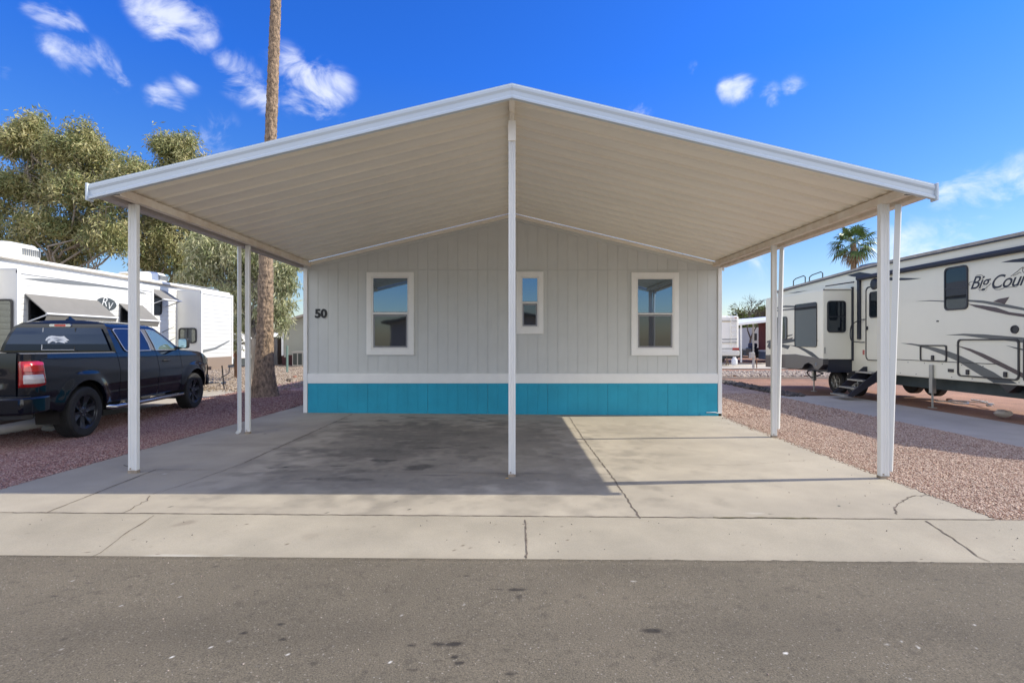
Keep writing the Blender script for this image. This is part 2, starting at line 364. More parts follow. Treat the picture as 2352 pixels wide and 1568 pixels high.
so = bpy.data.objects.new('sun', sl); COL.objects.link(so); so.rotation_euler = sd.to_track_quat('Z', 'Y').to_euler(); so.location = sd*30
cam = bpy.data.cameras.new('camera'); co_ = bpy.data.objects.new('camera', cam); COL.objects.link(co_)
cam.sensor_width = 36; cam.lens = 36*F/2352; cam.clip_end = 2000; cam.clip_start = .05
co_.location = (0, 0, H); co_.rotation_euler = (PI/2, 0, 0); S.camera = co_
S.cycles.diffuse_bounces = 8; S.cycles.max_bounces = 12
S.view_settings.view_transform = 'Standard'; S.view_settings.look = 'None'; S.view_settings.exposure = EXPO; S.view_settings.gamma = 1

# ------------------------------------------------------------------ the ground
DIRT = ground_mat('red_dirt', (.33, .18, .12), (.24, .135, .09), 1.5, .35, 60, .8, fine=(.3, 45))
TAN = ground_mat('tan_dirt', (.46, .37, .28), (.32, .255, .195), 2.5, .5, 22, .9, fine=(.35, 30))
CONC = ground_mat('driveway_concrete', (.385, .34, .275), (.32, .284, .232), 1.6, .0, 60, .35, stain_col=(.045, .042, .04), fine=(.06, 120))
APR = ground_mat('gutter_concrete', (.345, .305, .243), (.295, .263, .21), 2.2, .12, 80, .5, stain_col=(.16, .125, .095), fine=(.08, 110))
CONC2 = ground_mat('old_path_concrete', (.47, .42, .365), (.41, .37, .32), 1.3, .0, 60, .3, fine=(.05, 90))
ASPH = ground_mat('road_asphalt', (.156, .132, .100), (.125, .107, .082), 1.2, .5, 75, 1.0, stain_col=(.035, .03, .027), fine=(.42, 120), rough=.9)
def lin(*seg):
    out = []
    for a, b, n in seg: out += list(np.linspace(a, b, n, endpoint=False))
    out.append(seg[-1][1]); return out
g_ = sheet('ground', lin((-400, -40, 12), (-40, -8, 16), (-8, 12, 60), (12, 40, 14), (40, 400, 12)), lin((-60, 3, 10), (3, 30, 40), (30, 600, 20)), DIRT, off=-.085); tag(g_, kind='structure')
g2_ = sheet('dirt_yard', lin((-60, -8, 20), (-8, -4.3, 8)), [15.5, 18, 22, 30, 45, 80], TAN, off=-.03); tag(g2_, kind='structure')

road_st = [(1035, 1479, 0.074, 0.027, 1.00), (1005, 1477, 0.041, 0.021, 1.00), (1042, 1508, 0.027, 0.017, 1.00), (1055, 1521, 0.041, 0.017, 1.00), (945, 1481, 0.027, 0.015, 0.88),
           (1503, 1446, 0.068, 0.027, 1.00), (645, 1431, 0.030, 0.017, 0.94), (557, 1453, 0.027, 0.017, 1.00), (648, 1468, 0.024, 0.018, 1.00), (722, 1523, 0.027, 0.018, 0.62),
           (150, 1467, 0.027, 0.012, 0.75), (120, 1369, 0.034, 0.018, 0.62), (200, 1339, 0.027, 0.015, 0.56), (498, 1300, 0.027, 0.015, 0.62), (160, 1310, 0.027, 0.012, 0.50), (590, 1356, 0.020, 0.015, 0.62),
           (1068, 1321, 0.027, 0.013, 0.88), (1185, 1353, 0.061, 0.024, 1.00), (1192, 1370, 0.024, 0.033, 0.62), (1140, 1353, 0.054, 0.013, 0.62), (1170, 1548, 0.027, 0.018, 0.88), (945, 1537, 0.034, 0.015, 0.62),
           (1545, 1392, 0.135, 0.045, 0.20), (1925, 1447, 0.027, 0.015, 0.62), (1625, 1370, 0.034, 0.018, 0.38), (1270, 1466, 0.027, 0.015, 0.38), (1100, 1330, 0.135, 0.018, 0.31), (880, 1300, 0.054, 0.015, 0.25)]
chip = [(1807, 1499, .014, .009, 1), (2106, 1485, .014, .009, 1), (2066, 1471, .010, .006, .9), (1764, 1378, .010, .005, .9), (395, 1297, .02, .006, .5), (660, 1503, .008, .006, .9), (895, 1520, .008, .006, .9), (1455, 1334, .022, .006, .35), (1740, 1324, .014, .006, .5), (2240, 1435, .01, .007, .6), (2090, 1560, .01, .006, .5), (395, 1508, .006, .005, .9), (2036, 1480, .016, .007, .3)]
for i in range(26):
    chip.append((random.uniform(0, 2352), random.uniform(1310, 1568), random.uniform(.004, .008), random.uniform(.003, .006), random.uniform(.4, .9)))
def road_stain(X, Y):
    lanes = .10*np.exp(-((Y-2.75-.05*np.sin(X*.7))/.16)**2)+.07*np.exp(-((Y-3.50)/.10)**2)
    pits = np.clip((fbm(X, Y, 22, 71, 3)-.66)*9, 0, 1)*.3
    patch = .16*np.clip(fbm(X, Y*2, .9, 73, 5)*2-.9, 0, 1)
    return np.maximum(np.maximum(blobs(road_st, ROADZ, .45)(X, Y), pits), lanes+patch)
xr = lin((-60, -6, 12), (-6, -3.6, 60), (-3.6, 3.6, 620), (3.6, 6, 60), (6, 60, 12))
ROADZ = -.03
EDGE = 3.63
def road_x(X, Y): return X
def edge_j(X): return .012*(fbm(X, X*0, 6, 5)-.5)*2
r_ = sheet('road', xr, lin((-7, 1.9, 5), (1.9, EDGE+.05, 130)), ASPH, off=ROADZ+.0,
      attrs={'stain': road_stain, 'chip': blobs(chip, ROADZ, .6)}); tag(r_, kind='structure')
ap_st = [(430, 1199, .11, .1, .45), (709, 1231, .10, .09, .22), (657, 1241, .016, .012, 1.5), (300, 1279, .3, .03, .2), (1080, 1272, .5, .05, .12), (1700, 1280, 1.2, .05, .14), (2200, 1235, .4, .2, .12)]
for i in range(46): ap_st.append((random.uniform(0, 2352), random.uniform(1195, 1285), random.uniform(.006, .014), random.uniform(.005, .009), random.uniform(.5, 1.6)))
ap_ch = [(410, 1265, .22, .05, .25), (450, 1285, .12, .02, .3), (530, 1262, .07, .02, .25)]
def apz(X, Y):
    t = np.clip((Y-EDGE)/(4.49-EDGE), 0, 1)
    return (-.026+.026*t) - .022*np.exp(-((t-.2)/.14)**2)
a_ = sheet('gutter_pavement', lin((-60, -6, 14), (-6, 6, 620), (6, 60, 14)), np.linspace(EDGE, 4.485, 56), APR, off=.0, zf=apz,
      xmap=None, attrs={'stain': blobs(ap_st, 0, .5), 'chip': blobs(ap_ch, 0, .9)}); tag(a_, kind='structure')
# ragged asphalt lip over the concrete edge
V = []; Fc = []; xx = np.arange(-8, 8, .03)
for i, x in enumerate(xx):
    j = .014*math.sin(x*.9)+random.uniform(-.007, .007)+.006*math.sin(x*7.3)
    z0 = zg(x)+ROADZ+.0035
    V += [(x, EDGE-.03, z0-.0034), (x, EDGE+.026+j, z0+.003), (x, EDGE+.03+j, z0-.02)]
    if i: b = 3*i; Fc += [(b-3, b, b+1, b-2), (b-2, b+1, b+2, b-1)]
lip = np_mesh('road_edge', V, Fc, ASPH); tag(lip, kind='structure')

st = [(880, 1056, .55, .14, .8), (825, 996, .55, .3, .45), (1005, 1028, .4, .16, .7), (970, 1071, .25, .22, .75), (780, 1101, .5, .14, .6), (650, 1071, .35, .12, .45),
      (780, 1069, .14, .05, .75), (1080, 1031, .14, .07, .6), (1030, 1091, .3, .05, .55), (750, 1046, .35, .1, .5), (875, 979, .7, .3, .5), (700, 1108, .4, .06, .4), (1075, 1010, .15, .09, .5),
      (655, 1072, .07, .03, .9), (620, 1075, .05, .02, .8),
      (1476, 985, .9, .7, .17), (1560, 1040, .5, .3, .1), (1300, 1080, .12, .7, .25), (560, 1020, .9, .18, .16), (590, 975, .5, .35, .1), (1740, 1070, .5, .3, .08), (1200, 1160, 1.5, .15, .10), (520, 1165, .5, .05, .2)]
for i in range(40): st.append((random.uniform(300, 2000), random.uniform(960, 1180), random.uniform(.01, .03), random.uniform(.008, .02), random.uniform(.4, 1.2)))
stain_shade_big = [(900, 1040, 2.0, 1.1, .55), (1000, 1000, 2.4, 2.4, .46), (720, 1085, 1.1, .6, .5), (1200, 1010, 1.2, 2.0, .42), (1180, 1105, 1.6, .5, .34), (1000, 1110, 2.0, .35, .42), (1000, 1060, 3.0, 2.6, .3), (1100, 1110, 1.2, .35, .22)]  # old parking stains, strengthened to paint in some of the carport shade
def slab_stain_shade(X, Y):
    big = blobs(stain_shade_big, 0, .6)(X, Y)*np.clip((X+3.32)/.05, .25, 1)
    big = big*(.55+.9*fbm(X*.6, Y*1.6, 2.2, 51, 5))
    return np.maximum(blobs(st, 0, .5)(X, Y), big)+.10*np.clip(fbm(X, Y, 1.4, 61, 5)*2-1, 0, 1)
ch = [(990, 962, .22, .04, .45), (1110, 966, .09, .05, .55), (1090, 969, .13, .02, .5), (1735, 1178, .1, .02, .25), (380, 1087, .02, .01, .8), (1060, 955, .12, .03, .3)]
def dx(U, Y):
    t = (Y-4.49)/(10.9-4.49); xl = -5.12+.25*t; xr_ = 4.17+.14*t
    return xl+(xr_-xl)*U
d_ = sheet('driveway', np.linspace(0, 1, 430), np.linspace(4.49, 12.6, 300), CONC, off=.0, xmap=dx, attrs={'stain': slab_stain_shade, 'chip': blobs(ch, 0, .8)}); tag(d_, kind='structure')
p_ = sheet('path', np.linspace(7.5, 9.6, 12), np.linspace(-.0+4.49, 15.1, 30), CONC2, off=-.008); tag(p_, kind='structure')
n_ = sheet('neighbour_driveway', np.linspace(-12.5, -8.2, 12), np.linspace(4.49, 16.3, 30), CONC2, off=-.012); tag(n_, kind='structure')
fr_ = sheet('far_road', np.linspace(6, 80, 12), [31, 33, 36, 39], CONC2, off=-.05); tag(fr_, kind='structure')
# joints and cracks
JT = mat('joint_dirt', (.12, .095, .075), .95, var=.5, vs=20)
def joint(mb, pts, wd, jit=.004, z=.004, step=.05):
    pts = [Vector(p) for p in pts]; res = []
    for a, b in zip(pts, pts[1:]):
        n = max(1, int((b-a).length/step)); res += [a.lerp(b, i/n) for i in range(n)]
    res.append(pts[-1]); vs = []
    for i, p in enumerate(res):
        if p.y < EDGE+.02: continue
        t = (res[min(i+1, len(res)-1)]-res[max(i-1, 0)]).normalized(); nn = Vector((-t.y, t.x))
        q = p+nn*random.gauss(0, jit); hw = wd/2*random.uniform(.45, 1.4)
        for s_ in (-1, 1):
            e = q+nn*hw*s_
            zz = zg(e.x)+z + (float(apz(e.x, e.y)) if e.y < 4.485 else 0)
            vs.append((e.x, e.y, zz))
    mb.add(vs, [(2*i, 2*i+1, 2*i+3, 2*i+2) for i in range(len(vs)//2-1)])
jb = MB(); g = lambda *a: [G(x, y) for x, y in a]
joint(jb, [(-8, 4.487), (8, 4.487)], .011, .003)
joint(jb, g((810, 951), (660, 1018), (560, 1063)), .014, .004)
joint(jb, g((560, 1063), (515, 1080), (430, 1110), (352, 1135)), .006, .006)
joint(jb, g((345, 1138), (338, 1150), (310, 1162), (290, 1176)), .007, .008)
joint(jb, g((358, 1078), (210, 1136), (104, 1178)), .011, .004)
joint(jb, g((355, 1183), (270, 1232), (186, 1283)), .009, .004)
joint(jb, g((770, 990), (1300, 991)), .007, .003)
joint(jb, g((358, 1078), (1412, 1089)), .006, .003)
joint(jb, g((1307, 957), (1342, 1010), (1410, 1100), (1470, 1190)), .013, .005)
joint(jb, g((1206, 1193), (1212, 1299)), .012, .003)
joint(jb, g((2128, 1196), (2205, 1243), (2275, 1279), (2345, 1306)), .011, .004)
joint(jb, g((1450, 1056), (1600, 1067), (1700, 1068), (1850, 1057)), .004, .006)
joint(jb, g((2058, 1180), (2055, 1165), (2075, 1148), (2100, 1139), (2150, 1137)), .012, .008, step=.03)
joint(jb, g((284, 1068), (300, 1074)), .012)
jo = jb.build('pavement_joints', JT, recalc=False); tag(jo, kind='structure')
mo = MB(); joint(mo, [(1.73, 4.487), (2.62, 4.487)], .02, .004, z=.0055)
mo_ = mo.build('joint_moss', mat('dry_moss', (.10, .085, .04), .95, var=.4, vs=40), recalc=False); tag(mo_, kind='stuff')

# gravel
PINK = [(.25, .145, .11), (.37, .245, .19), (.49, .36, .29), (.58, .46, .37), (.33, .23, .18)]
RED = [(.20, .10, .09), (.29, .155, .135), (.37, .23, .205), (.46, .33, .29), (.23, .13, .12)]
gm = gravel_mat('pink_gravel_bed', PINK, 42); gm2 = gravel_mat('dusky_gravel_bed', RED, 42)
def gbed(name, x0, x1, y0, y1, m, label):
    def bz(X, Y): return .02*(fbm(X, Y, 1.3, 4)-.5)
    o = sheet(name, np.linspace(x0, x1, 60), np.linspace(y0, y1, 90), m, off=-.012, zf=bz); tag(o, label, 'gravel', kind='stuff'); return o
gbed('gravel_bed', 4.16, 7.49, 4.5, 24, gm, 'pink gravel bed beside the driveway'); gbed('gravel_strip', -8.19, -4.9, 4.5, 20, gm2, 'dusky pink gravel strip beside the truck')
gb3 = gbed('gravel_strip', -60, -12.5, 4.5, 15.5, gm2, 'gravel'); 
gb4 = sheet('gravel_bed', [7.49, 8.2], [15.1, 24], gm, off=-.012); tag(gb4, 'gravel bed behind the path', 'gravel', kind='stuff')
def stones(name, n, x0, x1, y0, y1, size, m, label, dens=None, zoff=0, keep=None, flat=.6):
    x = RNG.uniform(x0, x1, n); y = RNG.uniform(y0, y1, n)
    if keep is not None:
        k = keep(x, y); x = x[k]; y = y[k]
    n = len(x); z = zgv(x)+zoff
    base = np.array([(1, 0, 0), (0, 1, 0), (-1, 0, 0), (0, -1, 0), (0, 0, 1), (0, 0, -1)], float)
    V = np.repeat(base[None], n, 0)*RNG.uniform(.65, 1.2, (n, 6, 1)); V[:, :4, 2] += RNG.uniform(-.3, .45, (n, 4))
    s = size*RNG.uniform(.55, 1.25, (n, 1, 1))*(1, 1, 1); asp = np.stack([RNG.uniform(.7, 1.3, n), RNG.uniform(.6, 1.1, n), RNG.uniform(.4, .8, n)*flat/.6], -1)[:, None]
    V = V*asp*s/2; a = RNG.uniform(0, 2*PI, n); c, si = np.cos(a)[:, None], np.sin(a)[:, None]
    X = V[..., 0]*c-V[..., 1]*si; Y = V[..., 0]*si+V[..., 1]*c
    V = np.stack([X+x[:, None], Y+y[:, None], V[..., 2]+z[:, None]+size*.12], -1).reshape(-1, 3)
    fs = np.array([(0, 1, 4), (1, 2, 4), (2, 3, 4), (3, 0, 4), (1, 0, 5), (2, 1, 5), (3, 2, 5), (0, 3, 5)])
    Fc = (fs[None]+np.arange(n)[:, None, None]*6).reshape(-1, 3)
    o = np_mesh(name, V, Fc, m, fattrs={'tone': np.repeat(RNG.random(n), 8)}); tag(o, label, 'gravel', kind='stuff'); return o
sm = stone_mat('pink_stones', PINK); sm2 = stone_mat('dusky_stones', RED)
redge = lambda x, y: (x > 4.17+.14*(y-4.49)/6.4+.02-RNG.exponential(.04, len(x))) 
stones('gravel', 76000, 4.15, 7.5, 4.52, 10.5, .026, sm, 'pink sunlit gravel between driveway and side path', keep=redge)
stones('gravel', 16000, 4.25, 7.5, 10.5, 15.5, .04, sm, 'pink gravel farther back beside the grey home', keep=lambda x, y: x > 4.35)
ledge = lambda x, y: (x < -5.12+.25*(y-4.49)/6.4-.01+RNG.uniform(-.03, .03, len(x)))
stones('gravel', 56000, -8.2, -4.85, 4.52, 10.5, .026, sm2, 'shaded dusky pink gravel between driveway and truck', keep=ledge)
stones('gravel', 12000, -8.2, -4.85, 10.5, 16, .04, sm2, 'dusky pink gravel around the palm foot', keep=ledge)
tanst = stone_mat('tan_stones', [(.2, .15, .12), (.34, .27, .21), (.45, .37, .30), (.27, .21, .17)])
stones('rubble', 9000, -16, -7.0, 15.6, 34, .09, tanst, 'tan rubble on the sunlit yard behind the palm', flat=.5)
drk = stone_mat('dark_rocks', [(.05, .045, .042), (.09, .08, .075), (.16, .14, .125), (.07, .06, .055)])
o = stones('rock_border', 900, 7.75, 8.6, 14.9, 21, .15, drk, 'dark lava rock border edging the gravel', keep=lambda x, y: np.abs(x-8.15) < .33)
pale = stone_mat('pale_rocks', [(.22, .17, .145), (.34, .28, .24), (.42, .36, .31), (.28, .22, .19)])
o = stones('rock_berm', 8000, 5, 34, 23, 27, .17, pale, 'low berm of pale river rock by the red dirt', flat=.7)
kb = MB().box(6, 40, 22.0, 22.12, -.08, .0); ko = kb.build('concrete_edging', CONC2); tag(ko, kind='structure')

stones('grit', 110, -5, 5, 3.72, 4.9, .011, drk, 'scattered dark grit on the concrete gutter strip', zoff=-.004, flat=.8)
stones('grit', 160, 1.5, 4.2, 4.9, 10.4, .016, pale, 'pale gravel crumbs strayed onto the sunlit slab', keep=lambda x, y: RNG.random(len(x)) < ((x-1.5)/2.7)**3)
stones('grit', 200, -4.6, 4.6, 2.2, 3.6, .011, pale, 'loose pale grit on the road surface', zoff=ROADZ-.001, flat=.8)
# ------------------------------------------------------------------ the grey home
D3 = 10.78
def hx(px): return (px-CX)*D3/F
def hz(py): return H-(py-CY)*D3/F
SID = mat('grey_siding', (.62, .635, .615), .7, var=.035, vs=2, bump=.08, bs=60)
SEAM = mat('grey_siding_backing', (.58, .595, .575), .8)
WHT = mat('white_trim_paint', (.88, .88, .85), .5, var=.03, vs=4)
TEAL = mat('teal_paint', (.016, .34, .50), .55, var=.09, vs=1.5, bump=.1, bs=50)
home = thing('mobile_home', 'grey manufactured home with teal skirting, white trim and house number 50', 'mobile home', (0, D3, 0))
X0, X1 = hx(697), hx(1658)
def gtop(x): return 4.13-.2385*abs(x)
mb = MB().prism([(X0+.02, D3+.03, -.1), (X1-.02, D3+.03, -.1), (X1-.02, D3+.03, gtop(X1)-.0), (0, D3+.03, 4.12), (X0+.02, D3+.03, gtop(X0)-.0)], (0, 15.5, 0))
mb.build('wall', SEAM, home)
bd = MB(); x = X0+.09; k = 0
random.seed(5)
while x < X1-.09:
    wdt = .2065 if k % 6 != 5 else .2065
    xb = min(x+wdt-(.003 if k % 2 else .005) - (.003 if k % 6 == 5 else 0), X1-.085)
    for za, zb in ((hz(857)-.02, 2.975), (2.982, None)):
        a, b = x, xb
        t0 = zb if zb else gtop(a); t1 = zb if zb else gtop(b)
        if zb is None:
            pts = [(a, za), (b, za), (b, t1)] + ([(0, 4.12)] if a < 0 < b else []) + [(a, t0)]
        else: pts = [(a, za), (b, za), (b, t1), (a, t0)]
        bd.prism([(u, D3+.03, v) for u, v in pts], (0, -.009-random.uniform(0, .0012), 0))
    x += wdt; k += 1
bd.build('siding', SID, home)
sk = MB(); x = X0+.09; k = 0
while x < X1-.09:
    sk.box(x, min(x+.2065-(.006 if k % 6 == 5 else .0025), X1-.085), D3+.006, D3+.03, -.12, hz(880)+.01); x += .2065; k += 1
sk.build('skirting', TEAL, home)
b2 = MB().box(X1-.45, X1-.01, D3-.012, D3+.0, zg(4)-.02, zg(4)+.045); b2.build('base_board', TEAL, home)
b2 = MB().tube([(hx(1622), D3-.02, zg(4)+.07), (hx(1640), D3-.03, zg(4)+.075), (hx(1652), D3-.05, zg(4)+.055)], .008, 6); b2.build('drain_spout', WHT, home)
MB().box(X0+.081, X1-.081, D3-.008, D3+.029, hz(880), hz(858)).build('belt_band', WHT, home, bevel=.004)
for xa, xb in ((X0, X0+.079), (X1-.079, X1)):
    MB().box(xa, xb, D3-.012, D3+.04, -.08, hz(617)).build('corner_board', WHT, home, bevel=.004)
for s_ in (-1, 1):    # wall corner returns above the corner boards
    pass
BLK = mat('black_plastic', (.012, .012, .014), .45)
text_obj('5', 'house_number', .245, 0, BLK, home, Matrix.Translation((hx(722.5), D3+.012, hz(729)))@Matrix.Rotation(PI/2, 4, 'X'), extrude=.008, offset=.009)
text_obj('0', 'house_number', .245, 0, BLK, home, Matrix.Translation((hx(736.5), D3+.012, hz(729)))@Matrix.Rotation(PI/2, 4, 'X'), extrude=.008, offset=.009)
GL1 = glass_mat('home_window_glass', (.01, .02, .03), .34, tint=(.6, .8, 1)); GL2 = glass_mat('screened_window_glass', (.02, .02, .022), .13, .03, tint=(.8, .85, .9))
ALU = mat('dull_aluminium', (.28, .28, .29), .5, metal=.5)
VIN = mat('white_vinyl', (.80, .79, .76), .35)
CURT = mat('pale_curtain', (.5, .52, .45), .9, var=.2, vs=3, stretch=(20, 1, .3))
def window(px0, px1, py0, py1, ix0, ix1, up0, up1, lo0, lo1, lab=None):
    y = D3
    o = [(hx(px0), hz(py0)), (hx(px1), hz(py0)), (hx(px1), hz(py1)), (hx(px0), hz(py1))]
    q = 3.6
    i_ = [(hx(ix0-q), hz(up0-q)), (hx(ix1+q), hz(up0-q)), (hx(ix1+q), hz(lo1+q)), (hx(ix0-q), hz(lo1+q))]
    f = MB(); ring(f, [(a, y+.015, b) for a, b in o], [(a, y+.015, b) for a, b in i_], (0, -.035, 0))
    win = f.build('window', WHT, home, bevel=.004)
    if lab: win['label'] = lab
    v = MB(); gl = [(hx(ix0), hz(up0)), (hx(ix1), hz(up0)), (hx(ix1), hz(lo1)), (hx(ix0), hz(lo1))]
    ring(v, [(a, y+.012, b) for a, b in i_], [(a, y+.012, b) for a, b in gl], (0, -.026, 0))
    v.box(hx(ix0), hx(ix1), y-.016, y+.013, hz(lo0-2), hz(up1+1)); v.build('sash', VIN, win, bevel=.003)
    MB().box(hx(ix0), hx(ix1), y+.004, y+.012, hz(up1)+.0, hz(up0)).build('pane', GL1, win)
    e = 3.5; a0, a1, c0, c1 = hx(ix0), hx(ix1), hz(lo1), hz(lo0-1)
    MB().box(a0+.03, a1-.03, y-.001, y+.012, c0+.03, c1-.03).build('pane', GL2, win)
    sc = MB(); ring(sc, [(a0, y+.01, c0), (a1, y+.01, c0), (a1, y+.01, c1), (a0, y+.01, c1)], [(a0+.03, y+.01, c0+.03), (a1-.03, y+.01, c0+.03), (a1-.03, y+.01, c1-.03), (a0+.03, y+.01, c1-.03)], (0, -.017, 0))
    sc.build('screen_frame', ALU, win)
    return win
window(842, 951, 625, 815, 857.5, 936, 639, 716, 724, 798)
window(1185.5, 1248, 624, 767, 1200, 1234, 639, 692, 699, 749, 'narrow window behind the centre post')
window(1450, 1559, 626, 816, 1465, 1544, 641, 718, 724, 798)
# roof of the home behind the carport
rf = MB()
for s_ in (-1, 1):
    rf.prism([(0, D3+.05, 4.135), (s_*4.42, D3+.05, 4.135-.2385*4.42), (s_*4.42, D3+.05, 4.155-.2385*4.42), (0, D3+.05, 4.16)], (0, 15.6, 0))
rf.build('roof', mat('grey_roofing', (.3, .29, .28), .8), home)
vp = MB().tube([(-3.4, 13, 3.2), (-3.4, 13, 3.75)], .04, 8); vp.build('vent_pipe', WHT, home)

# ------------------------------------------------------------------ the carport
cp = thing('carport', 'white gabled metal carport with corrugated roof on slim posts over the driveway', 'carport', (0, 8, 0))
CM = mat('cream_painted_metal', (.88, .825, .72), .42, var=.04, vs=1.2, stretch=(1, 3, 1)); CMW = mat('white_painted_metal', (.82, .80, .76), .38, var=.03, vs=3)
FAS = mat('white_fascia_metal', (.56, .62, .68), .3, var=.02, vs=2)
BM = mat('stained_beam_metal', (.80, .73, .63), .5, col2=(.66, .54, .42), vs=4)
GUT = mat('shaded_gutter_metal', (.40, .36, .35), .55, var=.08, vs=3)  # left gutter's shaded inner face put into a darker colour
YF, YH = 5.47, D3-.02
EX = 4.36; ZR = 4.13; SL = .2385
def ceil_z(x): return ZR-SL*abs(x)
prof = []; y = YF+.03; pit = .303
while y < YH:
    for dy, dz in ((0, 0), (.05, .010), (.10, .015), (.15, .010), (.205, .0), (.208, .055), (.232, .060), (.278, .010), (.286, .0)):
        if y+dy < YH: prof.append((y+dy, dz))
    y += pit
for s_ in (-1, 1):
    pm = MB(); nx = 2; vs = []
    for yy, dz in prof:
        for xx in (0, EX): vs.append((s_*xx, yy, ceil_z(xx)+dz))
    n = len(prof)
    pm.add(vs, [(2*i, 2*i+1, 2*i+3, 2*i+2) for i in range(n-1)])
    pm.build('roof_panel', CM, cp, solid=.004)
# weather skin lies on the ribs at the house joint
fz = [(-.012, .012), (0.002, .03), (.0, -.012), (-.006, -.03), (-.012, -.06), (-.004, -.10), (-.012, -.125), (.012, -.135)]
for s_ in (-1, 1):
    fm = MB(); pr = [(.0, .045), (-.014, .045), (-.014, .034), (-.024, .026), (-.024, -.004), (-.012, -.03), (-.012, -.075), (-.028, -.095), (-.028, -.115), (.02, -.115), (.02, -.108), (-.0, -.10)]
    XE = 4.415
    vs = [(s_*xx, YF+dy, ZR+.022-SL*xx+dz) for xx in (0.001, XE) for dy, dz in pr]
    n = len(pr); fm.add(vs, [(i, (i+1) % n, (i+1) % n+n, i+n) for i in range(n)]+[tuple(range(n)), tuple(range(n, 2*n))])
    fm.build('fascia', FAS, cp)
    x0 = s_*4.418
    MB().box(min(x0, x0+s_*.02), max(x0, x0+s_*.02), YF-.04, YF+.05, ZR+.018-SL*4.42-.125, ZR+.018-SL*4.42+.055).build('fascia_cap', FAS, cp, bevel=.003)
    # gutter along the eave
    gz = ceil_z(EX)
    gu = MB().prism([(s_*4.27, YF+.03, gz+.02), (s_*4.285, YF+.03, gz-.075), (s_*4.40, YF+.03, gz-.075), (s_*4.415, YF+.03, gz+.05), (s_*4.408, YF+.03, gz+.05), (s_*4.392, YF+.03, gz-.068), (s_*4.29, YF+.03, gz-.068), (s_*4.277, YF+.03, gz+.02)], (0, YH-YF-.05, 0))
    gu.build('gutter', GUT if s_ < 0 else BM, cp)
    bz = ceil_z(4.17)
    be = MB().box(s_*4.17-.035, s_*4.17+.035, YF+.04, YH, bz-.095, bz-.012)
    be.box(s_*4.17-.038, s_*4.17+.038, YF+.04, YH, bz-.10, bz-.088); be.build('beam', BM, cp)
    tr = MB().prism([(0, YH-.03, ceil_z(0)-.002), (s_*4.3, YH-.03, ceil_z(4.3)-.002), (s_*4.3, YH-.03, ceil_z(4.3)-.07), (0, YH-.03, ceil_z(0)-.07)], (0, .045, 0)); tr.build('wall_channel', CM, cp)
    # house-side soffit strip (grey)
    sf = MB().prism([(0, YH+.016, ceil_z(0)-.045), (s_*4.38, YH+.016, ceil_z(4.38)-.045), (s_*4.38, YH+.016, ceil_z(4.38)-.13), (0, YH+.016, ceil_z(0)-.13)], (0, .03, 0)); sf.build('rake_board', SID, home)
rb = MB().box(-.03, .03, YF+.02, YH, ZR-.085, ZR-.012); rb.build('ridge_beam', CM, cp)
rc = MB()
for s_ in (-1, 1): rc.prism([(0, YF, ZR+.062), (s_*.2, YF, ZR+.062-.2*SL), (s_*.2, YF, ZR+.055-.2*SL), (0, YF, ZR+.055)], (0, YH-YF, 0))
rc.build('ridge_cap', CMW, cp)
PST = mat('post_paint', (.72, .715, .69), .4, var=.03, vs=2.5, stretch=(1, 1, .5))
DST = mat('post_foot_grime', (.30, .24, .18), .7, var=.3, vs=14)
def post(x, y, zt, w_, dpt, flute=True, lab=None):
    z0 = zg(x)
    hw, hd = w_/2, dpt/2
    pl = [(-hw, -hd), (-hw*.62, -hd), (-hw*.55, -hd+.010), (-hw*.12, -hd+.010), (0, -hd+.003), (hw*.12, -hd+.010), (hw*.55, -hd+.010), (hw*.62, -hd), (hw, -hd), (hw, hd), (-hw, hd)]
    p = MB().prism([(x+a, y+b, z0) for a, b in pl], (0, 0, zt-z0))
    o = p.build('post', PST, cp, bevel=.003)
    ft = MB().prism([(x+a*1.06, y+b*1.06, z0-.0) for a, b in ((-hw, -hd), (hw, -hd), (hw, hd), (-hw, hd))], (0, 0, .03)); ft.build('foot_plate', DST, o)
    bo = MB().lathe([(.008, 0), (.008, .008), (.004, .011)], (x-hw*.4, y-hd, z0+.05), (0, -1, 0), 8); bo.build('bolt', DST, o)
    return o
bz = ceil_z(4.17)-.098
post(-4.24, 5.86, bz, .095, .055); post(4.165, 5.86, bz, .10, .06)
post(-4.225, 8.36, bz, .072, .05); post(4.19, 8.36, bz, .078, .055)
o = post(0, 5.83, ZR-.40, .078, .078); o['label'] = 'slim centre post under the ridge'
MB().box(-.043, .043, 5.78, 5.86, 3.72, 3.945).build('bracket', CM, cp, bevel=.003)
MB().box(-.022, .022, 5.80, 5.85, 3.945, ZR-.08).build('bracket', CM, cp)
DSP = mat('downspout_white', (.66, .67, .66), .4)
def spout(pts, w_, name='downspout'):
    mb = MB(); mb.tube(pts, w_, 4)
    return mb.build(name, DSP, cp)
spout([(-4.352, 8.34, ceil_z(4.36)-.07), (-4.352, 8.34, .10), (-4.356, 8.33, .06), (-4.365, 8.29, .05)], .034)
spout([(4.32, 8.36, ceil_z(4.36)-.07), (4.27, 8.40, .10)], .038)
spout([(4.29, 5.80, ceil_z(4.36)-.07), (4.235, 5.86, .05)], .038)
for x in (-2.1, 2.12):
    q = MB().lathe([(.0, 0), (.03, 0), (.035, .03), (.02, .05), (0, .055)], (x, 6.3, ceil_z(abs(x))+.14), (0, 0, 1), 8)
    q.tube([(x, 6.3, ceil_z(abs(x))+.03), (x, 6.3, ceil_z(abs(x))+.15)], .012, 6); q.build('vent_cap', CMW, cp)
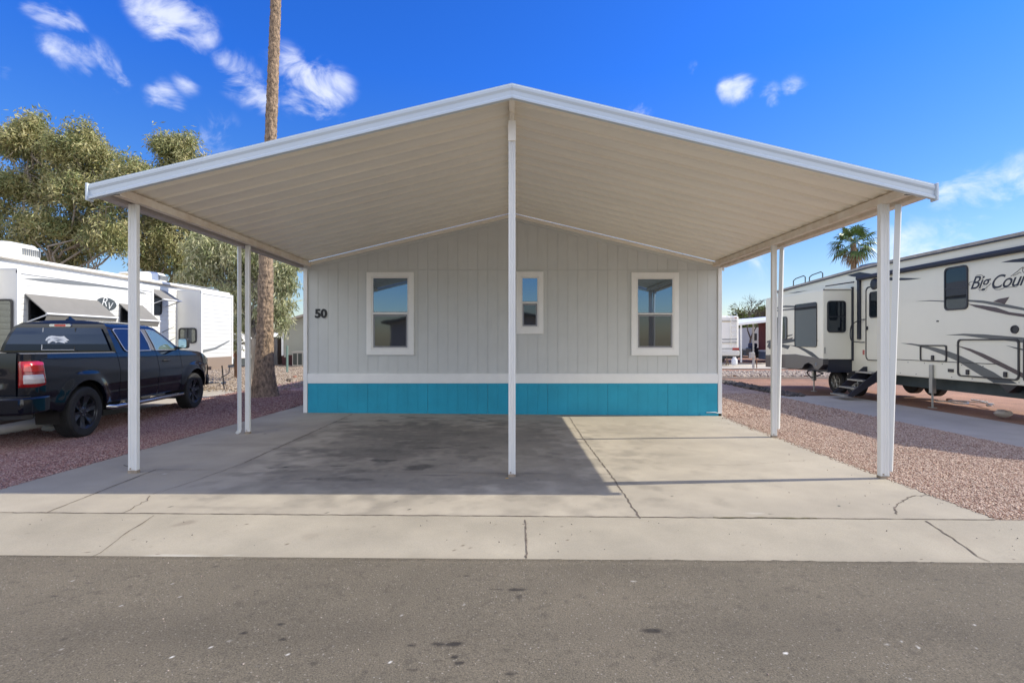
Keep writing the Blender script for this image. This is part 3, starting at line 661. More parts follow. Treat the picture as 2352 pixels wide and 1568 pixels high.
# ------------------------------------------------------------------ pickup truck
PAINT = mat('midnight_blue_paint', (.003, .005, .011), .12, metal=.0, spec=.2, coat=.55, var=.12, vs=2)
TB = mat('black_trim', (.012, .012, .013), .6); CHR = mat('brushed_chrome', (.6, .6, .6), .25, metal=1)
RUB = mat('tyre_rubber', (.018, .018, .019), .8, bump=.5, bs=120, var=.3, vs=6); RIMB = mat('black_rim', (.035, .038, .05), .35, metal=.6, coat=.3)
TGL = glass_mat('sky_tinted_glass', (.006, .012, .030), .05, tint=(.55, .7, 1), wav=.0); TGL2 = glass_mat('trailer_view_glass', (.10, .14, .12), .30, tint=(.8, .95, .9))  # base blue stands for sky reflection, pale green for the bright trailer behind
REDL = mat('red_lens', (.55, .015, .012), .15, coat=1); CLRL = mat('clear_lens', (.55, .50, .48), .2, coat=1); DRED = mat('deep_red_lens', (.30, .008, .008), .2, coat=1)
AMB = mat('amber_lens', (.8, .25, .03), .3)
tk = thing('pickup_truck', 'dark blue crew cab pickup parked beside the white trailer, seen from its rear', 'pickup truck', (-7.694, 8.13, 0), math.radians(6.8), local=True)
WB = 3.56; WR = .395; AR = .50; ZW = .395
def smooth(a, b, t):
    t = max(0, min(1, (t-a)/(b-a))); return t*t*(3-2*t)
def xw(y, z):
    x = .985
    if z > .92: x -= .075*((z-.92)/.40)**2
    if z < .75: x -= .06*((.75-z)/.35)**1.5
    x += .010*math.exp(-((z-.98)/.03)**2) - .012*math.exp(-((z-.70)/.06)**2)
    if y < -.80: x -= .10*((-.80-y)/.28)**2.2
    if y > 3.85: x -= .15*((y-3.85)/.62)**2
    for yc in (0, WB):
        r = math.hypot(y-yc, z-ZW)
        if r < AR+.20: x += .035*(1-smooth(AR, AR+.20, r))
    if .3 < y < .95 : pass
    return x
def zb(y):
    z = .47
    if y < -.6: z = .50+.12*smooth(-.6, -1.0, y)
    for yc in (0, WB):
        if abs(y-yc) < AR: z = max(z, ZW+math.sqrt(AR*AR-(y-yc)**2)) if True else z
    return z
def zt(y):
    if y < .86: return 1.325-.02*(y+1)/1.9
    if y < 3.0: return 1.305
    return 1.305-.05*(y-3)/1.4-.14*smooth(3.7, 4.45, y)
def side(y0, y1, s_, name, zb0=None):
    n = max(6, int((y1-y0)/.03)); m = 22
    mb = MB()
    def fn(u, v):
        y = y0+(y1-y0)*u; a = zb(y); b = zt(y); z = a+(b-a)*(1-(1-v)**1.15); return (s_*xw(y, z), y, z)
    mb.grid(n, m, fn)
    # inward return flange
    def fl(u, v):
        y = y0+(y1-y0)*u; z = zb(y); return (s_*(xw(y, z)-.05*v), y, z+.0)
    mb.grid(n, 2, fl)
    return mb.build(name, PAINT, tk, smooth=True, angle=60)
for s_ in (1, -1):
    bed = side(-1.07, .852, s_, 'bed_side')
    rd = side(.864, 2.068, s_, 'rear_door'); fd = side(2.08, 2.955, s_, 'front_door'); fe = side(2.967, 4.47, s_, 'fender')
    for yy, dd in ((1.30, rd), (2.36, fd)):
        y = yy-.10
        hd = MB().tube([(s_*(xw(y, 1.12)+.005), y, 1.115), (s_*(xw(y, 1.12)+.035), y+.02, 1.12), (s_*(xw(y, 1.12)+.035), y+.18, 1.12), (s_*(xw(y, 1.12)+.005), y+.20, 1.115)], .014, 6)
        hd.build('door_handle', CHR if 0 else TB, dd, smooth=True)
        MB().lathe([(.05, 0), (.048, .004), (.01, .004)], (s_*(xw(y, 1.12)-.002), y+.08, 1.11), (s_, 0, 0), 14).build('handle_recess', TB, dd)
    # wheel-well liners
    for yc in (0, WB):
        lm = MB()
        def lf(u, v):
            a = PI*(u*1.16-.08); return (s_*(.93-.33*v), yc+AR*1.0*math.cos(a), ZW+AR*math.sin(a))
        lm.grid(22, 2, lf); lm.build('wheel_liner', TB, tk)
# inner shell, floor and fills
MB().box(-.60, .60, -.85, 4.15, .50, 1.22).build('underbody', TB, tk)
for ya, yb in ((-1.03, -.53), (.53, 3.03), (4.09, 4.30)):
    MB().box(-.78, .78, ya, yb, .52 if ya > 0 else .66, 1.2).build('underbody', TB, tk)
MB().box(-.90, .90, -1.0, .84, 1.16, 1.255).build('bed_floor', TB, tk)
for s_ in (1, -1):
    rl = MB()
    def rfn(u, v):
        y = -1.06+1.91*u; x = xw(y, zt(y)); return (s_*(x-.115*v), y, zt(y)+.012*math.sin(PI*min(1, v*1.3))+.002)
    rl.grid(30, 7, rfn); rl.box(s_*.80-.004, s_*.80+.004, -1.05, .85, 1.2, 1.31); rl.build('bed_rail', mat('bed_rail_plastic', (.13, .13, .135), .55), tk, smooth=True)
MB().box(-.80, .80, -1.03, .84, 1.24, 1.285).build('bed_cover', TB, tk)
# tailgate
tg = MB()
def tgf(u, v):
    x = -.79+1.58*u; z = .66+.675*v
    y = -1.085+.02*(1-abs(2*u-1)**6)*0+.012*math.sin(PI*v)*-1 + (.02 if .30 < v < .62 and abs(x) < .62 else 0)
    return (x, y, z)
tg.grid(24, 18, tgf); tg.box(-.79, .79, -1.085, -1.03, 1.30, 1.338); tg.box(-.79, .79, -1.07, -1.03, .66, 1.3)
tgo = tg.build('tailgate', PAINT, tk, smooth=True)
MB().box(-.14, .14, -1.105, -1.08, 1.16, 1.24).build('tailgate_handle', TB, tgo, bevel=.006)
MB().box(-.2, .2, -1.10, -1.085, .80, .92).build('number_plate', mat('plate', (.5, .5, .52), .5), tgo)
def corner(s, z, off):       # wrap path: s metres from the tailgate edge round the corner
    rc_ = .13; a = .80; b = -1.075
    sx = xw(-.80, z)-.02
    l1 = max(.001, sx-rc_-a); arc = PI/2*rc_
    if s < l1: p = (a+s, b); n = (0, -1)
    elif s < l1+arc:
        q = (s-l1)/rc_; p = (a+l1+rc_*math.sin(q), b+rc_-rc_*math.cos(q)); n = (math.sin(q), -math.cos(q))
    else: p = (a+l1+rc_, b+rc_+(s-l1-arc)); n = (1, 0)
    return (p[0]+n[0]*off, p[1]+n[1]*off)
for s_ in (1, -1):
    cn = MB()
    def cf(u, v):
        z = .62+.70*v; p = corner(u*.42, z, 0); return (s_*p[0], p[1], z)
    cn.grid(20, 16, cf); cn.build('bed_corner', PAINT, tk, smooth=True)
    def lens(sa, sb, za, zb_, off, m_, nm, par):
        q = MB()
        def lf(u, v):
            e = min(u, 1-u, v, 1-v); o_ = off*min(1, e*10)
            z = za+(zb_-za)*v; s0 = sa+(.02 if z < .97 else 0)*0; p = corner(s0+(sb-s0)*u-.05*(v-.4)*u, z, o_+.001); return (s_*p[0], p[1], z)
        q.grid(18, 14, lf); return q.build(nm, m_, par, smooth=True)
    tl = lens(.005, .37, .865, 1.225, .030, DRED, 'tail_light', tk)
    lens(.045, .32, 1.07, 1.195, .036, REDL, 'lens', tl); lens(.05, .335, .900, 1.055, .036, CLRL, 'lens', tl)
# rear bumper
bp_ = [(-.99, -.74), (-1.0, -1.10), (-.93, -1.20), (-.6, -1.245), (.6, -1.245), (.93, -1.20), (1.0, -1.10), (.99, -.74), (.93, -.74), (.93, -1.02), (-.93, -1.02), (-.93, -.74)]
rbm = MB().prism([(a, b, .50) for a, b in bp_], (0, 0, .235)); rbo = rbm.build('rear_bumper', PAINT, tk, bevel=.03, smooth=True)
MB().prism([(a*.96, b+.03, .735) for a, b in bp_[1:7]], (0, 0, .012)).build('bumper_step_pad', TB, rbo)
MB().prism([(a*.97, b+.05, .44) for a, b in bp_[1:7]], (0, 0, .062)).build('bumper_valance', TB, rbo)
MB().tube([(.62, -1.24, .42), (.62, -.6, .42)], .05, 12).build('exhaust_pipe', mat('exhaust_metal', (.12, .11, .10), .35, metal=.8), tk, smooth=True)
# cab
sec = [(.922, 1.30), (.865, 1.46), (.79, 1.63), (.725, 1.755), (.66, 1.812), (.55, 1.842), (.30, 1.868), (0, 1.874)]
ry = [.86, .862, .875, .90, .95, 1.0, 1.03, 1.04]; fy = [3.06, 2.83, 2.58, 2.40, 2.25, 2.16, 2.10, 2.08]
cab = MB(); full = [(-a, b, r, f) for (a, b), r, f in zip(sec, ry, fy)]+[(a, b, r, f) for (a, b), r, f in list(zip(sec, ry, fy))[::-1][1:]]
def cabf(u, v):
    k = u*(len(full)-1); i = min(int(k), len(full)-2); t = k-i
    A, B = full[i], full[i+1]; x = A[0]+(B[0]-A[0])*t; z = A[1]+(B[1]-A[1])*t; r = A[2]+(B[2]-A[2])*t; f = A[3]+(B[3]-A[3])*t
    y = r+(f-r)*v
    return (x, y, z+ (.012*math.sin(PI*v) if abs(x) < .6 else 0))
cab.grid(len(full), 14, cabf)
n = len(full); strip = [(i, i+1, n-2-i, n-1-i) for i in range((n-1)//2-1)]+[((n-1)//2-1, (n-1)//2, (n-1)//2+1)]
cab.add([(a, r, b) for a, b, r, f in full], strip); cab.add([(a, f, b) for a, b, r, f in full], strip)
cabo = cab.build('cab', PAINT, tk, smooth=True, angle=38)
def rearpt(x, z, off):
    zz = [b for a, b in sec]; rr = ry
    y = np.interp(z, zz, rr); return (x, y-off, z)
def rhw(z): return float(np.interp(z, [b for a, b in sec], [a for a, b in sec]))
def rwin(xa, xb, za, zb_, off, m_, nm, par, inset=.07):
    q = MB(); n_ = 8
    def f_(u, v):
        z = za+(zb_-za)*v; w = rhw(z)-inset; a = max(-w, xa) ; b = min(w, xb)
        return rearpt(a+(b-a)*u, z, off)
    q.grid(6, 8, f_); return q.build(nm, m_, par, solid=.004)
rw = rwin(-1, 1, 1.345, 1.735, .032, TGL, 'rear_window', tk, .075)
LT = mat('pale_seal', (.45, .45, .46), .5)
fr = MB()
for xx in (-.24,): fr.prism([rearpt(xx-.006, 1.36, .038), rearpt(xx+.006, 1.36, .038), rearpt(xx+.006, 1.73, .038), rearpt(xx-.006, 1.73, .038)], (0, -.003, 0))
fr.prism([rearpt(-.24, 1.352, .038), rearpt(.27, 1.352, .038), rearpt(.27, 1.362, .038), rearpt(-.24, 1.362, .038)], (0, -.003, 0))
fr.build('slider_frame', LT, rw)
dk = MB()
for xx in (.27,): dk.prism([rearpt(xx-.008, 1.33, .038), rearpt(xx+.008, 1.33, .038), rearpt(xx+.008, 1.73, .038), rearpt(xx-.008, 1.73, .038)], (0, -.003, 0))
dk.build('slider_seal', TB, rw)
# bird-head sticker
STK = mat('white_sticker', (.72, .73, .75), .5)
raw = [(0, 48), (8, 28), (30, 10), (60, 3), (95, 8), (140, 12), (175, 8), (210, 40), (225, 50), (195, 55), (213, 68), (180, 68), (190, 80), (150, 72), (120, 66), (100, 76), (88, 62), (70, 58), (55, 66), (40, 78), (22, 82), (28, 68), (14, 60), (30, 54), (24, 46), (6, 56)]
ek = MB(); ek.prism([rearpt(-.185+a/225*.37, 1.605-b/85*.145, .0375) for a, b in raw], (0, -.002, 0)); ek.build('bird_sticker', STK, rw)
dk = MB()
for pts in ([(14, 42), (40, 36), (52, 40), (30, 46)], [(60, 22), (110, 26), (170, 34), (110, 32)], [(75, 38), (130, 42), (180, 52), (128, 50)], [(90, 52), (120, 56), (150, 64), (118, 62)]):
    dk.prism([rearpt(-.185+a/225*.37, 1.605-b/85*.145, .0400) for a, b in pts], (0, -.001, 0))
dk.build('sticker_marks', TGL, rw)
bl = MB().prism([(a, .925, b) for a, b in rrect(-.17, .17, 1.755, 1.80, .02)], (0, -.035, 0)); blo = bl.build('brake_light', CHR, tk)
MB().prism([(a, .895, b) for a, b in rrect(-.085, .085, 1.76, 1.795, .006)], (0, -.01, 0)).build('lens', REDL, blo)
MB().prism([(-.012, 1.06, 1.865), (.012, 1.06, 1.865), (.006, 1.10, 1.945), (-.006, 1.10, 1.945)], (0, .0, 0.001)).add([(-.03, 1.04, 1.86), (.03, 1.04, 1.86), (.03, 1.24, 1.87), (-.03, 1.24, 1.87), (-.005, 1.12, 1.945), (.005, 1.12, 1.945)], [(0, 1, 5, 4), (1, 2, 5), (2, 3, 4, 5), (3, 0, 4)]).build('roof_antenna', PAINT, tk, smooth=False)
# side glass
def sidept(y, z, s_, off):
    x = float(np.interp(z, [b for a, b in sec], [a for a, b in sec])); return (s_*(x+off), y, z)
def swin(poly, s_, m_, nm, off=.014, fw=.016):
    # poly: (y,z)
    c = (sum(p[0] for p in poly)/len(poly), sum(p[1] for p in poly)/len(poly))
    q = MB(); ins = [(c[0]+(p[0]-c[0])*(1-fw*2.5), c[1]+(p[1]-c[1])*(1-fw*3.2)) for p in poly]
    q.prism([sidept(a, b, s_, off-.004) for a, b in ins], (s_*.006, 0, .0015)); o = q.build(nm, m_, tk)
    f = MB(); ring(f, [sidept(a, b, s_, off-.004) for a, b in poly], [sidept(a, b, s_, off-.004) for a, b in ins], (s_*.010, 0, 0)); f.build('window_trim', mat('window_trim_metal', (.42, .42, .44), .35, metal=.7), o)
    return o
rear_poly = [(1.13, 1.325), (1.90, 1.325), (1.90, 1.46), (1.88, 1.63), (1.86, 1.735), (1.4, 1.74), (1.06, 1.73), (1.00, 1.70), (1.02, 1.60), (1.06, 1.42), (1.09, 1.35)]
front_poly = [(2.06, 1.325), (2.90, 1.325), (2.74, 1.44), (2.55, 1.57), (2.42, 1.66), (2.30, 1.715), (2.16, 1.735), (2.02, 1.74), (2.03, 1.6), (2.05, 1.45)]
for s_ in (1, -1):
    swin(rear_poly, s_, TGL, 'rear_door_window'); swin(front_poly, s_, TGL2, 'front_door_window')
    pil = MB().prism([sidept(a, b, s_, .012) for a, b in ((1.925, 1.33), (2.035, 1.33), (2.0, 1.74), (1.885, 1.74))], (s_*.004, 0, 0)); pil.build('door_pillar', mat('pillar_grey', (.09, .09, .1), .5), tk)
    mr_ = MB().prism([(s_*(.99+a), 2.78, 1.355+b) for a, b in rrect(0, .19, 0, .215, .045)], (0, .11, 0)); mo_ = mr_.build('wing_mirror', TB, tk, bevel=.02, smooth=True)
    MB().prism([(s_*(1.005+a), 2.776, 1.372+b) for a, b in rrect(0, .155, 0, .18, .035)], (0, -.003, 0)).build('mirror_glass', glass_mat('mirror_silver', (.2, .2, .2), .8), mo_)
    MB().tube([(s_*.90, 2.86, 1.36), (s_*1.03, 2.84, 1.375)], .03, 8).build('mirror_arm', TB, mo_)
    sb = MB().tube([(s_*.90, .62, .40), (s_*1.0, .68, .385), (s_*1.0, 2.95, .385), (s_*.90, 3.02, .40)], .038, 10); sb.box(min(s_*.93, s_*1.03), max(s_*.93, s_*1.03), .95, 2.75, .41, .425); sb.build('side_step', CHR, tk, smooth=True)
# hood and nose
hd = MB()
def hf(u, v):
    y = 3.0+1.47*v; w = xw(y, zt(y)); x = (2*u-1)*w; return (x, y, zt(y)+.055*(1-(2*u-1)**4)*(1-.5*v)+.015*math.exp(-((abs(x)-.35)/.1)**2))
hd.grid(26, 18, hf); hdo = hd.build('hood', PAINT, tk, smooth=True, angle=80)
ns = MB()
def nf(u, v):
    a = (2*u-1); w = xw(4.47, 1.0); x = a*w; z = .50+(zt(4.47)+.0-.50)*v; return (x, 4.47+.10*(1-a*a)+.05*math.sin(PI*v), z)
ns.grid(20, 10, nf); nso = ns.build('grille', TB, tk, smooth=True)
fb = MB()
def fbf(u, v):
    a = (2*u-1); w = .86; x = a*w; return (x, 4.48+.16*(1-abs(a)**2.5)-.02, .46+.24*v)
fb.grid(24, 5, fbf); fb.build('front_bumper', PAINT, tk, smooth=True, solid=.05)
for s_ in (1, -1):
    hl = MB()
    def hlf(u, v):
        y = 4.26+.22*u; z = .93+.15*v; return (s_*(xw(y, z)+.006), y, z)
    hl.grid(8, 6, hlf); ho = hl.build('headlight', CLRL, tk, smooth=True)
    MB().box(min(s_*.80, s_*.86), max(s_*.80, s_*.86), 4.30, 4.34, .99, 1.03).build('marker', AMB, ho)
ws = MB().prism([(-.80, 3.0, 1.345), (.80, 3.0, 1.345), (.66, 2.44, 1.755), (-.66, 2.44, 1.755)], (0, .03, .02)); ws.build('windscreen', TGL, tk)
# wheels
def wheel(x, y, s_):
    prof = [(.24, -.11), (.30, -.125), (.365, -.13), (.388, -.11), (WR, -.08), (WR, .08), (.388, .11), (.365, .13), (.30, .132), (.262, .12), (.255, .10), (.25, -.08)]
    ty = MB().lathe(prof, (x, y, ZW), (s_, 0, 0), 56)
    for hh in (-.05, 0, .05): pass
    wo = ty.build('wheel', RUB, tk, smooth=True, angle=35)
    tr = MB()
    for k in range(64):
        a = 2*PI*k/64
        for hh in (-.075, -.025, .025, .075):
            aa = a+(.03 if hh in (-.025, .075) else 0); c, q = math.cos(aa), math.sin(aa); r0 = WR-.006; r1 = WR+.004
            tr.add([(x+s_*(hh-.02), y+c*r0-q*.011, ZW+q*r0+c*.011), (x+s_*(hh+.02), y+c*r0-q*.011, ZW+q*r0+c*.011), (x+s_*(hh+.02), y+c*r0+q*.011, ZW+q*r0-c*.011), (x+s_*(hh-.02), y+c*r0+q*.011, ZW+q*r0-c*.011),
                    (x+s_*(hh-.02), y+c*r1-q*.009, ZW+q*r1+c*.009), (x+s_*(hh+.02), y+c*r1-q*.009, ZW+q*r1+c*.009), (x+s_*(hh+.02), y+c*r1+q*.009, ZW+q*r1-c*.009), (x+s_*(hh-.02), y+c*r1+q*.009, ZW+q*r1-c*.009)],
                   [(4, 5, 6, 7), (0, 1, 5, 4), (2, 3, 7, 6), (1, 2, 6, 5), (3, 0, 4, 7)])
    tr.build('tread', RUB, wo)
    rm = MB().lathe([(.255, .115), (.262, .122), (.268, .11), (.262, .10), (.245, .085), (.235, .0), (.20, -.02), (.0, -.02)], (x, y, ZW), (s_, 0, 0), 48, c0=False)
    for k in range(6):
        a = 2*PI*k/6+.3; 
        def pt(r, w, h): return (x+s_*h, y+r*math.cos(a)-w*math.sin(a), ZW+r*math.sin(a)+w*math.cos(a))
        rm.add([pt(.05, -.035, .075), pt(.05, .035, .075), pt(.15, .05, .085), pt(.252, .072, .105), pt(.252, -.072, .105), pt(.15, -.05, .085), pt(.05, -.03, .0), pt(.05, .03, .0), pt(.15, .045, .03), pt(.248, .062, .06), pt(.248, -.062, .06), pt(.15, -.045, .03), pt(.05, 0, .06), pt(.15, 0, .065), pt(.252, 0, .098)],
               [(0, 12, 13, 5), (12, 1, 2, 13), (5, 13, 14, 4), (13, 2, 3, 14), (1, 7, 8, 2), (2, 8, 9, 3), (0, 5, 11, 6), (5, 4, 10, 11)])
    rm.lathe([(.075, .0), (.075, .07), (.055, .085), (.0, .088)], (x, y, ZW), (s_, 0, 0), 20)
    ro = rm.build('rim', RIMB, wo)
    nb = MB()
    for k in range(6):
        a = 2*PI*k/6; nb.lathe([(.010, .07), (.010, .095), (.0, .098)], (x, y+.058*math.cos(a), ZW+.058*math.sin(a)), (s_, 0, 0), 6)
    nb.build('lug_nuts', CHR, wo)
for s_ in (1, -1):
    for y in (0, WB): wheel(s_*.86, y, s_)
# ------------------------------------------------------------------ white travel trailer on the left
def lap_mat(name, col, pitch, depth, rough=.4):
    m = bpy.data.materials.new(name); m.use_nodes = True; nt = m.node_tree; L = nt.links.new
    b = nt.nodes['Principled BSDF']; b.inputs['Base Color'].default_value = (*col, 1); b.inputs['Roughness'].default_value = rough
    co = _n(nt, 'ShaderNodeTexCoord').outputs['Object']; sp = _n(nt, 'ShaderNodeSeparateXYZ'); L(co, sp.inputs[0])
    d = _n(nt, 'ShaderNodeMath', operation='DIVIDE'); L(sp.outputs[2], d.inputs[0]); d.inputs[1].default_value = pitch
    f = _n(nt, 'ShaderNodeMath', operation='FRACT'); L(d.outputs[0], f.inputs[0])
    cr = _n(nt, 'ShaderNodeFloatCurve')
    c = cr.mapping.curves[0]; c.points[0].location = (0, .1); c.points[1].location = (1, .0); c.points.new(.12, .9); c.points.new(.5, 1); c.points.new(.85, .75); cr.mapping.update()
    L(f.outputs[0], cr.inputs['Value'])
    bp = _n(nt, 'ShaderNodeBump'); bp.inputs['Strength'].default_value = 1; bp.inputs['Distance'].default_value = depth; L(cr.outputs[0], bp.inputs['Height']); L(bp.outputs[0], b.inputs['Normal'])
    MATS[name] = m; return m
LAP = lap_mat('white_lap_aluminium', (.66, .66, .65), .115, .010); GEL = mat('white_gelcoat', (.80, .78, .73), .35, var=.03, vs=1)
TRM = mat('white_rv_trim', (.72, .72, .72), .4); GR = mat('grey_decal', (.17, .18, .19), .5); GRD = mat('dark_grey_decal', (.06, .07, .075), .5)
AWN = mat('grey_awning_fabric', (.19, .18, .165), .9, var=.06, vs=3); RVG = glass_mat('rv_dark_glass', (.008, .010, .013), .07, tint=(.7, .8, .9)); FRB = mat('black_window_frame', (.02, .02, .024), .4)
TANB = mat('tan_skirt_metal', (.26, .20, .16), .6); ROOFG = mat('rv_roof_edge', (.34, .31, .27), .7, var=.2, vs=5)
XM, XS = -9.36, -9.0
tt = thing('travel_trailer', 'white corrugated travel trailer with grey window awnings parked behind the pickup', 'travel trailer', (XM-1.2, 9, 0))
MB().box(XM-2.4, XM, 8.75, 17.2, .62, 3.02).build('body', LAP, tt)
MB().box(XM-2.45, XM+.05, 8.7, 17.25, 3.02, 3.10).build('roof', GEL, tt, bevel=.02)
MB().box(XM-.0, XM+.065, 8.7, 17.25, 3.015, 3.045).build('roof_gutter', ROOFG, tt)
MB().box(XM-2.38, XM+.01, 8.75, 17.2, .62, .85).build('skirt', TANB, tt)
def slide(y0, y1, xs, z0, z1, nm='slideout', lip=.0):
    o = MB().box(XM-.1, xs-.004, y0+.006, y1, z0, z1).build(nm, LAP, tt)
    e = MB().box(XM-.0, xs+.0, y0-.006, y0+.006, z0, z1).build('end_panel', GEL, o)
    t = MB()
    for ya in (y0-.008, y1-.06): t.box(xs-.012, xs+.010, ya, ya+.075, z0, z1)
    t.box(xs-.01, xs+.012, y0-.008, y1+.01, z1-.075, z1+.01); t.box(XM, xs+.01, y0-.01, y0+.02, z1-.02, z1+.012)
    t.build('corner_trim', TRM, o); return o
s1 = slide(9.5, 13.1, XS, .85, 2.82); s2 = slide(14.6, 16.25, -8.69, .80, 2.92)
MB().box(XM, -8.685, 14.59, 16.26, .78, 1.04).build('lower_band', TANB, s2)
def rwindow(par, plane, c, u0, u1, z0, z1, r, nrm, gm_=None, split=None, lab=None, fw=.035):
    # plane 'x': on x=c, u=y ; plane 'y': on y=c, u=x ; nrm +-1
    def pt(u, z, o): return (c+nrm*o, u, z) if plane == 'x' else (u, c+nrm*o, z)
    off = (nrm*.022, 0, 0) if plane == 'x' else (0, nrm*.022, 0)
    o_ = rrect(u0, u1, z0, z1, r); i_ = rrect(u0+fw, u1-fw, z0+fw, z1-fw, max(.01, r-fw*.6))
    f = MB(); ring(f, [pt(a, b, .001) for a, b in o_], [pt(a, b, .001) for a, b in i_], off)
    if split == 'h': f.prism([pt(a, b, .012) for a, b in ((u0+fw, (z0+z1)/2-.014), (u1-fw, (z0+z1)/2-.014), (u1-fw, (z0+z1)/2+.014), (u0+fw, (z0+z1)/2+.014))], tuple(v*.3 for v in off))
    if split == 'v': f.prism([pt(a, b, .012) for a, b in (((u0+u1)/2-.014, z0+fw), ((u0+u1)/2+.014, z0+fw), ((u0+u1)/2+.014, z1-fw), ((u0+u1)/2-.014, z1-fw))], tuple(v*.3 for v in off))
    w_ = f.build('window', FRB, par)
    g_ = MB().prism([pt(a, b, .004) for a, b in i_], tuple(v*.35 for v in off)); g_.build('pane', gm_ or RVG, w_)
    if lab: w_['label'] = lab
    return w_
PG = glass_mat('pale_rv_glass', (.09, .09, .08), .15, tint=(.8, .85, .8))
rwindow(tt, 'y', 9.49, XM+.0, -9.055, 1.15, 2.27, .06, -1, PG)
rwindow(tt, 'y', 14.59, -9.30, -8.80, 1.45, 1.88, .08, -1, PG, 'v')
rwindow(tt, 'x', XS, 9.72, 11.25, 1.3, 2.32, .1, 1); rwindow(tt, 'x', XS, 12.0, 12.65, 1.35, 2.30, .1, 1)
rwindow(tt, 'x', XM, 13.45, 13.95, 2.2, 2.68, .1, 1)
def awning(x, y0, y1, zt_, out, drop, val=.13):
    a = MB(); a.add([(x+.005, y0, zt_), (x+.005, y1, zt_), (x+out, y1, zt_-drop), (x+out, y0, zt_-drop)], [(0, 1, 2, 3)])
    a.add([(x+.005, y0, zt_), (x+.005, y0, zt_-.02), (x+out, y0, zt_-drop-.01), (x+out, y0, zt_-drop)], [(0, 1, 2, 3)])
    a.add([(x+out, y0, zt_-drop), (x+out, y1, zt_-drop), (x+out-.05, y1, zt_-drop-val), (x+out-.05, y0, zt_-drop-val)], [(0, 1, 2, 3)])
    o = a.build('window_awning', AWN, tt, solid=.008)
    b = MB()
    for y in (y0+.02, y1-.02): b.tube([(x+.01, y, zt_-drop-.16), (x+out+.02, y, zt_-drop)], .014, 6)
    b.tube([(x+out, y0-.02, zt_-drop), (x+out, y1+.02, zt_-drop)], .02, 8); b.build('awning_arm', TRM, o)
awning(XS, 9.65, 11.35, 2.38, .42, .37); awning(XS, 11.97, 12.72, 2.37, .42, .38)
awning(XM, 13.4, 14.1, 2.86, .42, .28, .02)
def wdecal(par, x, pts, m_, nm='decal', nrm=1, th=.003):
    return MB().prism([(x+nrm*.002, a, b) for a, b in pts], (nrm*th, 0, 0)).build(nm, m_, par)
def c2pt(cx, cy, xp):      # left crop survey -> (y,z) on plane x=xp
    X = cx/4.055*.98; Y = (cy/4.055+560)*.98; d = xp*F/(X-CX); return (d, H-(Y-CY)*d/F)
wdecal(s1, XS, [c2pt(a, b, XS) for a, b in ((240, 374), (420, 376), (700, 398), (960, 425), (1215, 466), (1215, 484), (960, 452), (700, 432), (420, 402))], GR, 'stripe_decal')
wdecal(s1, XS, [c2pt(a, b, XS) for a, b in ((1330, 500), (1395, 520), (1330, 512))], GR, 'stripe_decal')
wdecal(tt, XM, [c2pt(a, b, XM) for a, b in ((1540, 880), (1655, 832), (1655, 836), (1545, 888))], GR, 'stripe_decal'); wdecal(tt, XM, [c2pt(a, b, XM) for a, b in ((1600, 965), (1665, 938), (1665, 944), (1605, 975))], GR, 'stripe_decal')
wdecal(s2, -8.69, [c2pt(a, b, -8.69) for a, b in ((1930, 1055), (2040, 1030), (2180, 962), (2180, 972), (2050, 1048), (1930, 1077))], GR, 'stripe_decal')
ov = [c2pt(1010+95*math.cos(2*PI*k/28)-10*math.sin(2*PI*k/28), 617+58*math.sin(2*PI*k/28)+20*math.cos(2*PI*k/28), XS) for k in range(28)]
em = wdecal(s1, XS, ov, GRD, 'oval_emblem')
yc, zc = c2pt(1010, 617, XS)
text_obj('R', 'emblem_letter', .30, .35, TRM, em, Matrix.Translation((XS+.008, yc-.17, zc-.06))@Matrix.Rotation(PI/2, 4, 'Z')@Matrix.Rotation(PI/2, 4, 'X'), extrude=.002, offset=-.004)
text_obj('V', 'emblem_letter', .24, .35, TRM, em, Matrix.Translation((XS+.008, yc+.0, zc-.12))@Matrix.Rotation(PI/2, 4, 'Z')@Matrix.Rotation(PI/2, 4, 'X'), extrude=.002, offset=-.004)
def roofac(par, x, y, z, m_, lx=.75, ly=1.05, h=.30, grill=True, nrm=-1):
    q = MB(); lo = rrect(x-lx/2, x+lx/2, y-ly/2, y+ly/2, .14); hi = rrect(x-lx/2+.07, x+lx/2-.07, y-ly/2+.34, y+ly/2-.05, .12)
    n_ = len(lo); q.add([(a, b, z) for a, b in lo]+[(a, b, z+h*.78) for a, b in [(x+(a-x)*.97, y+(b-y)*.97) for a, b in lo]]+[(a, b, z+h) for a, b in hi], [(i+k*n_, (i+1) % n_+k*n_, (i+1) % n_+(k+1)*n_, i+(k+1)*n_) for k in (0, 1) for i in range(n_)]+[tuple(range(2*n_, 3*n_))])
    o = q.build('roof_air_conditioner', m_, par, smooth=True, angle=35)
    if grill:
        g_ = MB()
        for k in range(9): g_.box(x+lx/2-.012, x+lx/2+.006, y+.06+k*.045, y+.085+k*.045, z+.08, z+.21)
        g_.build('air_grille', GR, o)
    return o
roofac(tt, -9.80, 10.0, 3.09, GEL); roofac(tt, -9.95, 14.1, 3.09, GEL, .75, 1.0, .28)
vt = MB().box(-9.75, -9.4, 12.8, 13.2, 3.09, 3.17); vt.build('roof_vent', mat('yellowed_vent_plastic', (.55, .45, .28), .6), tt, bevel=.02)
sp_ = MB().box(-10.2, -9.5, 15.2, 16.9, 3.15, 3.18); sp_.build('solar_panel', GR, tt)
lg = MB()
for y in (10.2, 16.0): lg.tube([(-9.6, y, .62), (-9.55, y, .0)], .025, 6)
lg.tube([(-9.0, 16.2, .82), (-8.95, 16.25, .0)], .018, 6); lg.build('stabiliser_jack', FRB, tt)
